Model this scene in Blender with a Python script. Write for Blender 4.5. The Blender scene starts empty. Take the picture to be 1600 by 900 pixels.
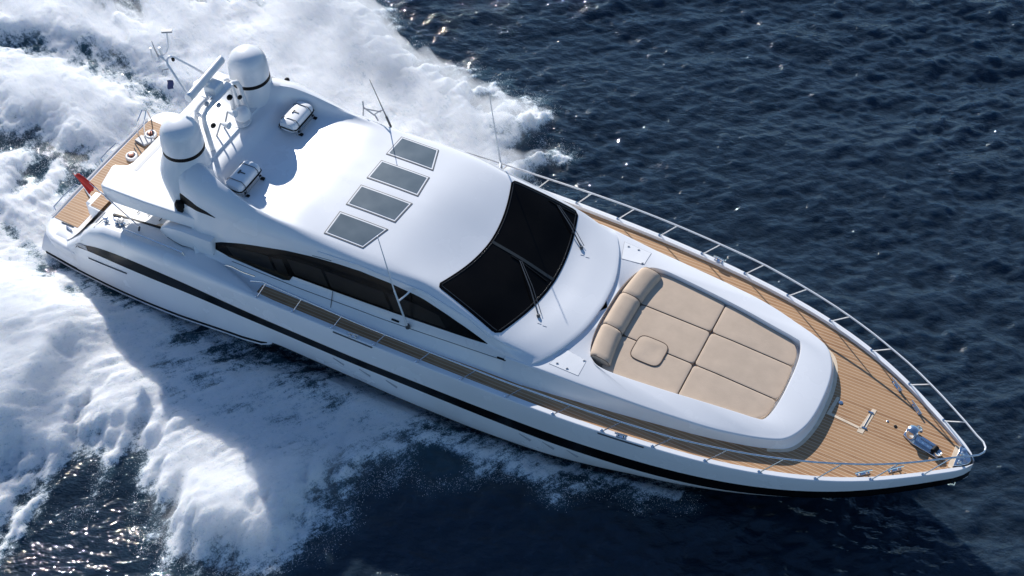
import bpy, math, random
import numpy as np
from mathutils import Vector, Matrix
from mathutils.bvhtree import BVHTree

random.seed(7); rng = np.random.default_rng(7)
sc = bpy.context.scene
COL = sc.collection
R = math.radians

# ------------------------------------------------------------------ camera
cd = bpy.data.cameras.new('camera'); cam = bpy.data.objects.new('camera', cd); COL.objects.link(cam)
right = Vector((0.89188345, 0.45223742, -0.00502241)); down = Vector((0.34001417, -0.67780135, -0.6519016)); fwd = Vector((-0.29821849, 0.57971256, -0.75828694))
m = Matrix.Identity(4)
for i in range(3):
    m[i][0] = right[i]; m[i][1] = -down[i]; m[i][2] = -fwd[i]
m.translation = Vector((31.8996, -27.7899, 39.1330))
cam.matrix_world = m
cd.sensor_width = 36; cd.lens = 2270.80 / 1600 * 36; cd.clip_start = 0.5; cd.clip_end = 9000
sc.camera = cam

# ------------------------------------------------------------------ light
SUN_AZ, SUN_EL = R(137), R(27.2)
w = bpy.data.worlds.new('World'); sc.world = w; w.use_nodes = True
nt = w.node_tree; bg = nt.nodes['Background']
sky = nt.nodes.new('ShaderNodeTexSky'); sky.sky_type = 'NISHITA'; sky.sun_disc = False
sky.sun_elevation = SUN_EL; sky.sun_rotation = R(90) - SUN_AZ
sky.air_density = 1.0; sky.dust_density = 0.0; sky.ozone_density = 5.0
nt.links.new(sky.outputs[0], bg.inputs[0]); bg.inputs[1].default_value = 0.1
sl = bpy.data.lights.new('sun', 'SUN'); sl.energy = 4.6; sl.angle = R(0.53); sl.color = (1.0, 0.965, 0.92)
so = bpy.data.objects.new('sun', sl); COL.objects.link(so)
sdir = Vector((math.cos(SUN_AZ) * math.cos(SUN_EL), math.sin(SUN_AZ) * math.cos(SUN_EL), math.sin(SUN_EL)))
so.rotation_euler = sdir.to_track_quat('Z', 'Y').to_euler(); so.location = sdir * 120
sc.view_settings.view_transform = 'Standard'; sc.view_settings.look = 'None'
sc.view_settings.exposure = 0.36; sc.view_settings.gamma = 1.0
sc.cycles.use_denoising = True
sc.cycles.max_bounces = 6; sc.cycles.transparent_max_bounces = 6
sc.cycles.caustics_reflective = False; sc.cycles.caustics_refractive = False
sc.cycles.sample_clamp_indirect = 4.0
sc.cycles.volume_bounces = 2; sc.cycles.volume_step_rate = 1.0; sc.cycles.volume_max_steps = 128
MISTD = 1.05

# ------------------------------------------------------------------ materials
def mat(name, col, rough=0.4, metal=0.0, coat=0.0, spec=0.5, vary=0.0, vscale=3.0, bump=0.0, bscale=60.0):
    M = bpy.data.materials.new(name); M.use_nodes = True
    t = M.node_tree; b = t.nodes['Principled BSDF']
    b.inputs['Base Color'].default_value = (*col, 1); b.inputs['Roughness'].default_value = rough
    b.inputs['Metallic'].default_value = metal; b.inputs['Coat Weight'].default_value = coat
    b.inputs['Specular IOR Level'].default_value = spec; b.inputs['Coat Roughness'].default_value = 0.06
    tc = t.nodes.new('ShaderNodeTexCoord')
    if vary:
        n = t.nodes.new('ShaderNodeTexNoise'); n.inputs['Scale'].default_value = vscale; n.inputs['Detail'].default_value = 5
        t.links.new(tc.outputs['Object'], n.inputs['Vector'])
        r = t.nodes.new('ShaderNodeMapRange'); r.inputs[1].default_value = 0.3; r.inputs[2].default_value = 0.7
        r.inputs[3].default_value = 1 - vary; r.inputs[4].default_value = 1 + vary
        t.links.new(n.outputs['Fac'], r.inputs[0])
        mx = t.nodes.new('ShaderNodeMix'); mx.data_type = 'RGBA'; mx.blend_type = 'MULTIPLY'; mx.inputs[0].default_value = 1
        mx.inputs[6].default_value = (*col, 1); t.links.new(r.outputs[0], mx.inputs[7]); t.links.new(mx.outputs[2], b.inputs['Base Color'])
        r2 = t.nodes.new('ShaderNodeMapRange'); r2.inputs[3].default_value = max(0, rough - .06); r2.inputs[4].default_value = rough + .08
        t.links.new(n.outputs['Fac'], r2.inputs[0]); t.links.new(r2.outputs[0], b.inputs['Roughness'])
    if bump:
        n2 = t.nodes.new('ShaderNodeTexNoise'); n2.inputs['Scale'].default_value = bscale; n2.inputs['Detail'].default_value = 3
        t.links.new(tc.outputs['Object'], n2.inputs['Vector'])
        bp = t.nodes.new('ShaderNodeBump'); bp.inputs['Strength'].default_value = bump; bp.inputs['Distance'].default_value = 0.01
        t.links.new(n2.outputs['Fac'], bp.inputs['Height']); t.links.new(bp.outputs[0], b.inputs['Normal'])
    return M

GEL = mat('white_gelcoat', (0.785, 0.79, 0.80), 0.25, coat=0.3, vary=0.02, vscale=0.7)
NON = mat('white_nonskid', (0.78, 0.785, 0.79), 0.55, vary=0.025, vscale=1.2, bump=0.15, bscale=140)
BLK = mat('black_gloss', (0.004, 0.004, 0.0045), 0.2, spec=0.15, vary=0.2, vscale=2)
RUB = mat('black_rubber', (0.007, 0.007, 0.0075), 0.5, spec=.15, vary=0.2)
ANTI = mat('antifouling', (0.012, 0.014, 0.02), 0.6, vary=0.2)
GLS = mat('tinted_glass', (0.004, 0.0035, 0.003), 0.16, spec=0.12, vary=0.3, vscale=0.8)
SKY_GL = mat('skylight_glass', (0.115, 0.15, 0.175), 0.22, spec=0.4, vary=0.08, vscale=1.5)
CHR = mat('polished_steel', (0.72, 0.73, 0.75), 0.14, metal=1.0, vary=0.05, vscale=8)
STL = mat('white_steel', (0.80, 0.80, 0.80), 0.25, metal=0.0, coat=0.4, vary=0.03)
GRY = mat('grey_plastic', (0.35, 0.36, 0.38), 0.45, vary=0.06)
DGR = mat('dark_grey', (0.06, 0.065, 0.07), 0.4, vary=0.1)
RED = mat('red_cloth', (0.72, 0.03, 0.02), 0.75, vary=0.15, vscale=6)
BLU = mat('blue_cloth', (0.015, 0.03, 0.12), 0.75, vary=0.15, vscale=6)
TAN = mat('tan_canvas', (0.55, 0.43, 0.325), 0.85, spec=0.2, vary=0.06, vscale=2.2, bump=0.35, bscale=22)
SEAM = mat('brown_piping', (0.10, 0.065, 0.045), 0.8, vary=0.1)
PALE = mat('pale_wood', (0.74, 0.60, 0.44), 0.5, vary=0.1, vscale=5)

def teak_mat():
    M = bpy.data.materials.new('teak_planks'); M.use_nodes = True
    t = M.node_tree; b = t.nodes['Principled BSDF']; N = t.nodes.new; L = t.links.new
    tc = N('ShaderNodeTexCoord'); sp = N('ShaderNodeSeparateXYZ'); L(tc.outputs['Object'], sp.inputs[0])
    d = N('ShaderNodeMath'); d.operation = 'DIVIDE'; d.inputs[1].default_value = 0.118; L(sp.outputs['Y'], d.inputs[0])
    fr = N('ShaderNodeMath'); fr.operation = 'FRACT'; L(d.outputs[0], fr.inputs[0])
    fl = N('ShaderNodeMath'); fl.operation = 'FLOOR'; L(d.outputs[0], fl.inputs[0])
    wn = N('ShaderNodeTexWhiteNoise'); wn.noise_dimensions = '1D'; L(fl.outputs[0], wn.inputs['W'])
    seam = N('ShaderNodeMath'); seam.operation = 'LESS_THAN'; seam.inputs[1].default_value = 0.2; L(fr.outputs[0], seam.inputs[0])
    mp = N('ShaderNodeMapping'); mp.inputs['Scale'].default_value = (1.2, 26, 26); L(tc.outputs['Object'], mp.inputs[0])
    gr = N('ShaderNodeTexNoise'); gr.inputs['Scale'].default_value = 2; gr.inputs['Detail'].default_value = 6; L(mp.outputs[0], gr.inputs['Vector'])
    lg = N('ShaderNodeTexNoise'); lg.inputs['Scale'].default_value = 0.7; lg.inputs['Detail'].default_value = 4; L(tc.outputs['Object'], lg.inputs['Vector'])
    a1 = N('ShaderNodeMath'); a1.operation = 'MULTIPLY_ADD'; a1.inputs[1].default_value = 0.45; L(wn.outputs['Value'], a1.inputs[0]); L(gr.outputs['Fac'], a1.inputs[2])
    a2 = N('ShaderNodeMath'); a2.operation = 'MULTIPLY_ADD'; a2.inputs[1].default_value = 0.6; L(lg.outputs['Fac'], a2.inputs[0]); L(a1.outputs[0], a2.inputs[2])
    cr = N('ShaderNodeValToRGB'); L(a2.outputs[0], cr.inputs[0])
    cr.color_ramp.elements[0].position = 0.55; cr.color_ramp.elements[0].color = (0.255, 0.122, 0.052, 1)
    cr.color_ramp.elements[1].position = 1.3; cr.color_ramp.elements[1].color = (0.42, 0.24, 0.122, 1)
    mx = N('ShaderNodeMix'); mx.data_type = 'RGBA'; L(seam.outputs[0], mx.inputs[0]); L(cr.outputs[0], mx.inputs[6]); mx.inputs[7].default_value = (0.56, 0.405, 0.27, 1)
    L(mx.outputs[2], b.inputs['Base Color']); b.inputs['Roughness'].default_value = 0.6; b.inputs['Specular IOR Level'].default_value = 0.25
    bp = N('ShaderNodeBump'); bp.inputs['Strength'].default_value = 0.25; bp.inputs['Distance'].default_value = 0.01; bp.invert = True
    L(seam.outputs[0], bp.inputs['Height']); L(bp.outputs[0], b.inputs['Normal'])
    return M
TEAK = teak_mat()

# ------------------------------------------------------------------ mesh helpers
class MB:
    def __init__(s): s.v = []; s.f = []
    def add(s, vs, fs):
        o = len(s.v); s.v += [tuple(map(float, p)) for p in vs]; s.f += [tuple(o + i for i in f) for f in fs]; return s
    def grid(s, rows, flip=False, close=False):
        n = len(rows[0]); fs = []
        for i in range(len(rows) - 1):
            for j in range(n if close else n - 1):
                a = i * n + j; b = i * n + (j + 1) % n; c = b + n; d = a + n
                fs.append((a, d, c, b) if flip else (a, b, c, d))
        return s.add([p for r in rows for p in r], fs)
    def box(s, c, size, rz=0.0, tilt=None):
        M = Matrix.Rotation(rz, 3, 'Z')
        if tilt is not None: M = tilt
        vs = []
        for x in (-.5, .5):
            for y in (-.5, .5):
                for z in (-.5, .5):
                    vs.append(Vector(c) + M @ Vector((x * size[0], y * size[1], z * size[2])))
        return s.add(vs, [(0, 1, 3, 2), (4, 6, 7, 5), (0, 4, 5, 1), (2, 3, 7, 6), (0, 2, 6, 4), (1, 5, 7, 3)])
    def tube(s, path, r, n=8, r2=None, cap=True):
        P = [Vector(p) for p in path]; rows = []; prev = None
        for i, p in enumerate(P):
            t = (P[min(i + 1, len(P) - 1)] - P[max(i - 1, 0)]).normalized()
            if prev is None:
                u = t.orthogonal().normalized()
            else:
                u = (prev - t * prev.dot(t)).normalized()
            prev = u; v = t.cross(u)
            rr = r if r2 is None else r + (r2 - r) * i / max(1, len(P) - 1)
            rows.append([p + (u * math.cos(2 * math.pi * k / n) + v * math.sin(2 * math.pi * k / n)) * rr for k in range(n)])
        s.grid(rows, close=True)
        if cap:
            s.add(rows[0], [tuple(range(n))[::-1]]); s.add(rows[-1], [tuple(range(n))])
        return s
    def rings(s, rings, cap0=True, cap1=True):
        s.grid(rings, close=True); n = len(rings[0])
        if cap0: s.add(rings[0], [tuple(range(n))[::-1]])
        if cap1: s.add(rings[-1], [tuple(range(n))])
        return s
    def lathe(s, c, prof, n=32, axis=None):
        M = Matrix.Identity(3) if axis is None else Vector(axis).to_track_quat('Z', 'Y').to_matrix()
        rows = [[Vector(c) + M @ Vector((r * math.cos(2 * math.pi * k / n), r * math.sin(2 * math.pi * k / n), z)) for k in range(n)] for r, z in prof]
        return s.rings(rows)
    def prism(s, outline, z0, z1, bev=0.0):
        """closed (x,y) outline, optional z functions; rounded top edge"""
        f0 = z0 if callable(z0) else (lambda x, y: z0); f1 = z1 if callable(z1) else (lambda x, y: z1)
        O = [Vector(p) for p in outline]; n = len(O)
        area = sum(O[i].x * O[(i + 1) % n].y - O[(i + 1) % n].x * O[i].y for i in range(n))
        if area < 0: O = O[::-1]
        nor = []
        for i in range(n):
            e1 = (O[i] - O[i - 1]); e2 = (O[(i + 1) % n] - O[i])
            n1 = Vector((e1.y, -e1.x)).normalized(); n2 = Vector((e2.y, -e2.x)).normalized()
            q = n1 + n2; nor.append(q / max(0.4, q.length_squared / 2) if q.length > 1e-6 else n1)
        rings = [[(p.x, p.y, f0(p.x, p.y)) for p in O]]
        if bev:
            for k in range(5):
                a = k / 4 * math.pi / 2
                ins = bev * (1 - math.cos(a)); dz = bev * (math.sin(a) - 1)
                rings.append([(p.x - q.x * ins, p.y - q.y * ins, f1(p.x, p.y) + dz) for p, q in zip(O, nor)])
            rings.append([(p.x - q.x * bev * 1.25, p.y - q.y * bev * 1.25, f1(p.x, p.y)) for p, q in zip(O, nor)])
        else:
            rings.append([(p.x, p.y, f1(p.x, p.y)) for p in O])
        return s.rings(rings)
    def build(s, name, material, parent=None, smooth=40, weld=True):
        me = bpy.data.meshes.new(name); me.from_pydata(s.v, [], s.f)
        if weld:
            import bmesh
            b = bmesh.new(); b.from_mesh(me)
            bmesh.ops.remove_doubles(b, verts=b.verts, dist=0.0008)
            bmesh.ops.dissolve_degenerate(b, edges=b.edges, dist=0.0004)
            bmesh.ops.recalc_face_normals(b, faces=b.faces)
            b.to_mesh(me); b.free()
        if smooth:
            me.shade_smooth(); me.set_sharp_from_angle(angle=R(smooth))
        me.materials.append(material)
        o = bpy.data.objects.new(name, me); COL.objects.link(o)
        if parent:
            o.parent = parent
            pw = WORLD.get(parent.name)
            if pw is not None: o.matrix_parent_inverse = pw
        return o
WORLD = {}
def empty(name, loc, label, cat, group=None):
    o = bpy.data.objects.new(name, None); o.empty_display_size = 0.3; COL.objects.link(o); o.location = loc
    o['label'] = label; o['category'] = cat
    if group: o['group'] = group
    WORLD[o.name] = Matrix.Translation(Vector(loc)).inverted()
    return o
def tag(o, label, cat, group=None):
    o['label'] = label; o['category'] = cat
    if group: o['group'] = group
    return o
def I(x, tab): return float(np.interp(x, [t[0] for t in tab], [t[1] for t in tab]))
def crom(P, t):
    """Catmull-Rom through rows P (n,k) at float index t"""
    n = len(P); i = min(int(math.floor(t)), n - 2); u = t - i
    p0 = P[max(i - 1, 0)]; p1 = P[i]; p2 = P[i + 1]; p3 = P[min(i + 2, n - 1)]
    return 0.5 * ((2 * p1) + (-p0 + p2) * u + (2 * p0 - 5 * p1 + 4 * p2 - p3) * u * u + (-p0 + 3 * p1 - 3 * p2 + p3) * u ** 3)
def smooth_tab(tab, it=2):
    xs = np.array([t[0] for t in tab], float); ys = np.array([t[1] for t in tab], float)
    X = np.linspace(xs[0], xs[-1], 240); Y = np.interp(X, xs, ys)
    for _ in range(it):
        Yp = np.concatenate([[2 * Y[0] - Y[k] for k in range(6, 0, -1)], Y, [2 * Y[-1] - Y[-1 - k] for k in range(1, 7)]])
        Y = np.convolve(Yp, np.ones(13) / 13, 'valid')
    return list(zip(X, Y))

# ------------------------------------------------------------------ hull lines (x forward, y port, z up, water at z = 0)
YG = smooth_tab([(0, 3.72), (2, 3.88), (4, 4.05), (6, 4.15), (10, 4.25), (14, 4.27), (17.95, 4.24), (19.5, 4.20), (21.1, 4.14), (22.7, 4.02), (24.3, 3.85), (25.9, 3.61), (27.45, 3.25), (29, 2.72), (30.45, 2.0), (31.8, 1.08)], 1)
YG += [(32.35, .68), (32.7, .42), (32.9, .24), (33.02, .06)]
ZS = [(2.15, .80), (2.3, 1.2), (2.5, 1.68), (2.8, 2.12), (3.2, 2.5), (3.8, 2.78), (4.6, 2.93), (6, 3.02), (10, 3.04), (18, 3.05), (21, 3.03), (24, 3.0), (27.5, 2.94), (30.5, 2.87), (33.1, 2.86)]
ZT = smooth_tab([(2.3, 1.30), (2.8, 1.62), (3.5, 1.88), (5, 2.08), (7, 2.14), (10, 2.06), (14, 2.0), (18, 2.05), (22, 2.05), (25, 2.12), (28, 2.26), (30.5, 2.40), (33.1, 2.52)], 1)
ZB = smooth_tab([(2.3, 1.22), (2.8, 1.34), (4.4, 1.45), (7.5, 1.64), (10.5, 1.68), (14, 1.64), (18, 1.63), (21, 1.57), (24, 1.6), (26, 1.70), (28.3, 1.93), (30.5, 2.05), (32, 2.14), (33.1, 2.25)], 1)
ZC = smooth_tab([(.5, -.03), (2.5, -.05), (5, .05), (7, .23), (9, .5), (10.6, .62), (12.6, .40), (15, .18), (18, .15), (20.7, .28), (22.2, .5), (23.8, .78), (25.9, 1.18), (28, 1.55), (30, 1.83), (32, 2.05), (33.1, 2.2)], 1)
CIN = [(.5, .02), (9, .02), (11, .16), (14, .3), (26, .34), (29, .3), (31.8, .16), (33.1, .02)]
ZK = [(.5, -.8), (20, -.9), (24, -.6), (26.5, -.05), (28.5, .6), (30.3, 1.2), (31.8, 1.75), (32.6, 2.02), (33.1, 2.2)]
BUL = [(.5, .12), (2, .17), (7, .17), (9.6, .12), (10.6, .0), (33.1, 0)]
yg = lambda x: I(x, YG)
zs = lambda x: I(x, ZS)
def bulge(x): return I(x, BUL)
def section(x):
    g = yg(x); k = min(1.0, g / 0.5); s = zs(x); r = I(x, [(2, .30), (7, .30), (11, .05), (33.1, .03)])
    zt = min(I(x, ZT), s - .06); zb = min(I(x, ZB), zt - .02); zc = I(x, ZC); bu = bulge(x)
    P = [(0.0, I(x, ZK)), (max(0.0, g + .05 - I(x, CIN)) if bu < .01 else g + .04 + bu, zc)]
    if True:
        f = max(bu, .0)
        P += [(P[1][0] + (0.0 if f > .01 else .02 * k), zc + (.09 if f > .01 else .05))]
        P += [(g + .06 * k + f * .55 - (.0 if f > .01 else .10 * k), zc * .55 + zb * .45), (g + .07 * k, zb)]
    P += [(g + .085 * k, zt), (g + .09 * k, (zt + s) / 2 - .02), (g + (.09) * k, s - r)]
    for a in (30, 60, 90):
        P.append((g + .09 * k - r * k * (1 - math.cos(R(a))), s - r + r * math.sin(R(a))))
    P.append((g + .09 * k - r * k - .015 * k, s + .0)); P.append((g + .09 * k - r * k - .145 * k, s + .0))
    P.append((g + .09 * k - r * k - .155 * k, s - .14))
    return P
HX = list(np.concatenate([np.linspace(2.16, 4.0, 14), np.linspace(4.3, 30, 70), np.linspace(30.3, 33.0, 22), [33.02]]))

yacht = empty('motor_yacht', (16, 0, 0), 'white motor yacht with black hull stripe and teak decks speeding through its own spray', 'yacht')

def half_both(fn_rows):
    mb = MB()
    for sgn in (1, -1):
        rows = [[(x, sgn * y, z) for (x, y, z) in row] for row in fn_rows]
        mb.grid(rows, flip=(sgn < 0))
    return mb
secs = [section(x) for x in HX]
hull_mb = half_both([[(x, y, z) for (y, z) in s[1:]] for x, s in zip(HX, secs)])
# close the stem
hull_mb.add([(33.02, sgn * p[0], p[1]) for sgn in (1, -1) for p in secs[-1][1:]], [tuple(list(range(len(secs[-1]) - 1)) + [2 * (len(secs[-1]) - 1) - 1 - k for k in range(len(secs[-1]) - 1)])])
hull = hull_mb.build('hull', GEL, yacht, smooth=35)
BX = [x for x in np.linspace(.55, 2.1, 6)] + HX
def bsec(x):
    s = section(max(x, 2.16)); zc = I(x, ZC)
    return [(x, 0, I(x, ZK)), (x, (s[1][0] if x > 2.16 else yg(x) + .04 + bulge(x)) - .01, zc + .004)]
half_both([bsec(x) for x in BX]).build('hull_bottom', ANTI, yacht)
# black stripe, proud of the topsides
rows = []
for x, s in zip(HX, secs):
    (yb, zb), (yt, zt) = s[4], s[5]
    if x < 2.28: continue
    o = .014
    rows.append([(x, yb - .01, zb - .002), (x, yb + o, zb), (x, (yb + yt) / 2 + o, (zb + zt) / 2), (x, yt + o, zt), (x, yt - .01, zt + .002)])
half_both(rows).build('hull_stripe', BLK, yacht, smooth=50)
# grey vent frame at the aft end of the stripe
vent_rows = [[(x, I(x, YG) + .10, 1.34 + (x - 2.36) * .05), (x, I(x, YG) + .11, 1.34 + (x - 2.36) * .05 + .24 * min(1, (x - 2.3) / .35))] for x in np.linspace(2.36, 2.95, 8)]
for sgn in (1, -1): MB().grid([[(x, sgn * y, z) for x, y, z in r] for r in vent_rows]).build('stripe_vent', GRY, yacht)
# black chine rubbing strip with the pale line below it
rows = []; rows2 = []
for x in np.linspace(.62, 24.5, 90):
    s = section(max(x, 2.16)); y = (s[1][0] if x > 2.16 else yg(x) + .04 + bulge(x)); z = I(x, ZC); h = .075 if x < 10.5 else .055
    rows.append([(x, y - .02, z + .03), (x, y + .025, z + .03), (x, y + .03, z + .03 + h), (x, y - .02, z + .035 + h)])
    if x < 10.7: rows2.append([(x, y - .03, z - .04), (x, y + .035, z - .035), (x, y + .035, z + .027), (x, y - .03, z + .027)])
half_both(rows).build('chine_strip', RUB, yacht, smooth=50)
for sgn in (1, -1): MB().grid([[(x, sgn * y, z) for x, y, z in r] for r in rows2]).build('chine_lip', STL, yacht, smooth=50)
# slim vent slot low on the quarter
for sgn in (-1, 1):
    MB().tube([(x, sgn * (yg(x) + .125), .98 + (x - 2.9) * .12) for x in np.linspace(2.9, 4.7, 8)], .022, 6).build('hull_slot', DGR, yacht)
# faint reflections on the hull side, painted as grey slits in threes
for sgn in (-1, 1):
    for x in (13.4, 14.4, 15.4, 20.2, 21.0, 21.8):
        s = section(x); y0 = s[3][0] * .45 + s[4][0] * .55; z0 = s[3][1] * .45 + s[4][1] * .55
        MB().tube([(x - .22, sgn * (y0 + .004), z0 + .12), (x + .18, sgn * (y0 + .004), z0 - .06)], .035, 8).build('hull_reflection', GRY, yacht)

# ------------------------------------------------------------------ decks
def halfdeck(xs, yfun, zfun, name, material, parent=yacht, n=10):
    mb = MB(); rows = []
    for x in xs:
        y = yfun(x); rows.append([(x, y * (-1 + 2 * j / n), zfun(x)) for j in range(n + 1)])
    mb.grid(rows); return mb.build(name, material, parent)
def inner(x):
    s = section(x); return s[-1][0] + .002
halfdeck([10.25, 10.3] + list(np.linspace(10.6, 31.9, 60)) + [32.1, 32.3, 32.5], lambda x: inner(x) + .0, lambda x: zs(x) - .125, 'teak_deck', TEAK)
halfdeck(list(np.linspace(2.9, 10.24, 30)), lambda x: inner(x) + .02, lambda x: zs(x) - .05 if x < 8.6 else zs(x) - .05 - .075 * (x - 8.6) / 1.64, 'aft_deck', NON)
# transom slope from the platform up to the aft deck
rows = []
for t in np.linspace(0, 1, 14):
    x = 1.42 + 1.5 * t; z = .70 + 1.66 * (t ** 1.15) if t < 1 else 2.37
    y = 3.55 + .2 * t
    rows.append([(x, y * (-1 + 2 * j / 12), z) for j in range(13)])
MB().grid(rows).build('transom', GEL, yacht)
# rounded quarter blocks closing the hull onto the platform
for sgn in (-1, 1):
    rr = []
    for x in np.linspace(.9, 3.2, 16):
        z = max(.72, zs(max(x, 2.0)) - .03) if x > 2.1 else .72 + .1 * max(0, (x - 1.4))
        z = .72 if x < 1.5 else .72 + (min(zs(3.2), 2.5) - .72) * ((x - 1.5) / 1.7) ** 1.05
        z = min(z, zs(max(x, 2.16)) + .0 if x > 2.5 else 9)
        ring = [(x, sgn * 2.98, z - .02), (x, sgn * 3.4, z), (x, sgn * (yg(x) - .22), z - .03), (x, sgn * (yg(x) - .06), z - .14), (x, sgn * (yg(x) + .02), z - .38), (x, sgn * (yg(x) + .03), .3), (x, sgn * 2.98, .3)]
        rr.append(ring)
    MB().rings(rr).build('quarter', GEL, yacht, smooth=60)
# swim platform
pl = [(.13, 0), (.14, 1.6), (.18, 2.9), (.30, 3.35), (.52, 3.62), (.9, 3.80), (1.5, 3.9), (2.3, 3.97), (2.3, 0)]
out = [(x, -y) for x, y in pl] + [(x, y) for x, y in pl[::-1]][1:-1]
MB().prism(out, .12, .70, .12).build('swim_platform', GEL, yacht, smooth=60)
rowsq = []
for x in np.linspace(.42, 2.3, 10):
    y = yg(x) - .02
    rowsq.append([(x, y - .25, .60), (x, y, .42), (x, y + .1 + .07, .15), (x, y + .06 + bulge(x), I(x, ZC) + .06)])
for sgn in (1, -1): MB().grid([[(x, sgn * y, z) for x, y, z in r] for r in rowsq]).build('quarter_flare', GEL, yacht, smooth=60)
MB().prism([(.34, -2.86), (1.42, -2.90), (1.42, 2.92), (.34, 2.95)], .60, .715).build('platform_teak', TEAK, yacht)
mb = MB(); mb.tube([(.22, -2.85, .73), (.20, 0, .73), (.22, 2.95, .73)], .035, 6); mb.build('platform_edge', STL, yacht)
for y0, y1 in ((-2.55, -1.1), (.25, 1.35)):
    MB().tube([(.16, y0, .66), (.0, y0 + .08, .74), (-.02, (y0 + y1) / 2, .76), (.0, y1 - .08, .74), (.16, y1, .66)], .024, 6).build('platform_rail', CHR, yacht)
for k in (0, 1):
    MB().tube([(.38, 3.0, .7), (.30, 2.98, 1.15), (.33 + .18 * k, 2.7, 1.42), (.45 + .3 * k, 2.2, 1.30), (.5 + .3 * k, 2.0, .72)], .022, 6).build('boarding_rail', CHR, yacht)
MB().tube([(.40, -1.17, .76), (.80, -1.42, .80), (1.15, -1.6, .76)], .035, 6).build('boat_hook', STL, yacht)
MB().tube([(.95, -1.1, .76), (1.30, -1.25, 1.0), (1.38, -1.3, .80)], .022, 6).build('step_handrail', CHR, yacht)
mb = MB(); mb.box((1.2, -3.1, .74), (.30, .07, .04), R(-15)); mb.tube([(1.08, -3.07, .72), (1.08, -3.07, .80)], .02, 6); mb.tube([(1.32, -3.13, .72), (1.32, -3.13, .80)], .02, 6); mb.build('stern_cleat', CHR, yacht)
MB().box((1.0, -2.94, .722), (.55, .03, .02)).build('platform_slot', RUB, yacht)
# teak steps and cockpit side bench
MB().prism([(2.15, -2.75), (2.95, -2.8), (2.95, -2.0), (2.15, -2.0)], 1.1, 2.05).build('stair_block', GEL, yacht)
MB().prism([(2.22, -2.70), (2.90, -2.74), (2.90, -2.06), (2.22, -2.06)], 2.04, 2.066).build('stair_tread', TEAK, yacht)
MB().prism([(1.55, -2.3), (2.1, -2.3), (2.1, -1.7), (1.55, -1.7)], .9, 1.55, .05).build('stair_block', GEL, yacht)
zc0 = lambda x, y: zs(x) - .05
MB().prism([(3.75, -2.45), (3.85, -3.12), (6.1, -3.06), (6.7, -2.45)], lambda x, y: zs(x) - .045, lambda x, y: zs(x) - .020).build('cockpit_teak', PALE, yacht)
MB().prism([(3.75, -3.2), (5.95, -3.13), (5.95, -3.07), (3.75, -3.125)], lambda x, y: zs(x) - .045, lambda x, y: zs(x) + .02).build('cockpit_edge_strip', RUB, yacht)  # dark strip along the outboard edge of the cockpit teak
for x in (4.55, 4.95, 5.5, 5.85):
    MB().prism([(x, -2.86 if x in (4.55, 5.5) else -2.78), (x + .03, -2.86 if x in (4.55, 5.5) else -2.78), (x + .04, -2.70 if x in (4.55, 5.5) else -2.55), (x + .01, -2.70 if x in (4.55, 5.5) else -2.55)], lambda x, y: zs(x) - .021, lambda x, y: zs(x) - .010).build('teak_joint', RUB, yacht)
# stern mooring recess with polished fittings
def zd(x): return zs(x) - .05
rec = empty_dummy = None
mb = MB(); mb.prism([(3.42, -3.84), (3.58, -3.40), (3.9, -3.26), (4.45, -3.22), (4.62, -3.34), (4.45, -3.62), (3.9, -3.76)], lambda x, y: zd(x) - .04, lambda x, y: zd(x) + .012); recess = mb.build('mooring_recess', GRY, yacht)
for cx, cy in ((3.72, -3.52), (4.18, -3.48), (4.4, -3.46)):
    mb = MB(); mb.lathe((cx, cy, zd(cx) + .01), [(.085, 0), (.085, .03), (.05, .06), (.05, .14), (.09, .17), (.09, .19), (.02, .2)], 14)
    mb.tube([(cx - .16, cy + .03, zd(cx) + .12), (cx + .16, cy - .03, zd(cx) + .12)], .024, 8); mb.build('mooring_bollard', CHR, recess)
MB().tube([(3.4, -3.86, zd(3.4) + .03), (3.48, -3.5, zd(3.5) + .05), (3.6, -3.36, zd(3.6) + .05)], .018, 6).build('recess_trim', DGR, recess)
MB().tube([(4.72, -3.80, 3.0), (4.76, -3.82, 3.13), (5.6, -3.83, 3.17), (6.5, -3.83, 3.17), (7.2, -3.83, 3.17), (7.26, -3.83, 3.02)], .024, 8).build('quarter_rail', CHR, yacht)
# round stern winch pods on the platform
for cx, cy in ((.98, .95), (.92, 2.25)):
    mb = MB(); mb.lathe((cx, cy, .715), [(.23, 0), (.23, .09), (.21, .12), (.16, .12), (.14, .05), (.02, .05)], 24); pod = mb.build('winch_pod', STL, yacht)
    mb = MB(); mb.lathe((cx, cy, .765), [(.10, 0), (.07, .04), (.07, .07), (.10, .09), (.10, .11), (.02, .12)], 16); mb.build('winch_drum', mat('copper_brown', (.16, .06, .04), .35, metal=.5), pod)
MB().prism([(.55, 1.72), (1.05, 1.62), (1.25, 2.0), (1.22, 2.1), (.62, 2.05)], .72, .80, .02).build('folded_mat', GRY, yacht)
MB().tube([(.75, 1.4, .73), (1.45, .9, .73)], .02, 6).build('deck_line', DGR, yacht)
MB().tube([(.62, 1.62, .73), (1.4, 1.15, .73)], .02, 6).build('deck_line', DGR, yacht)

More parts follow.
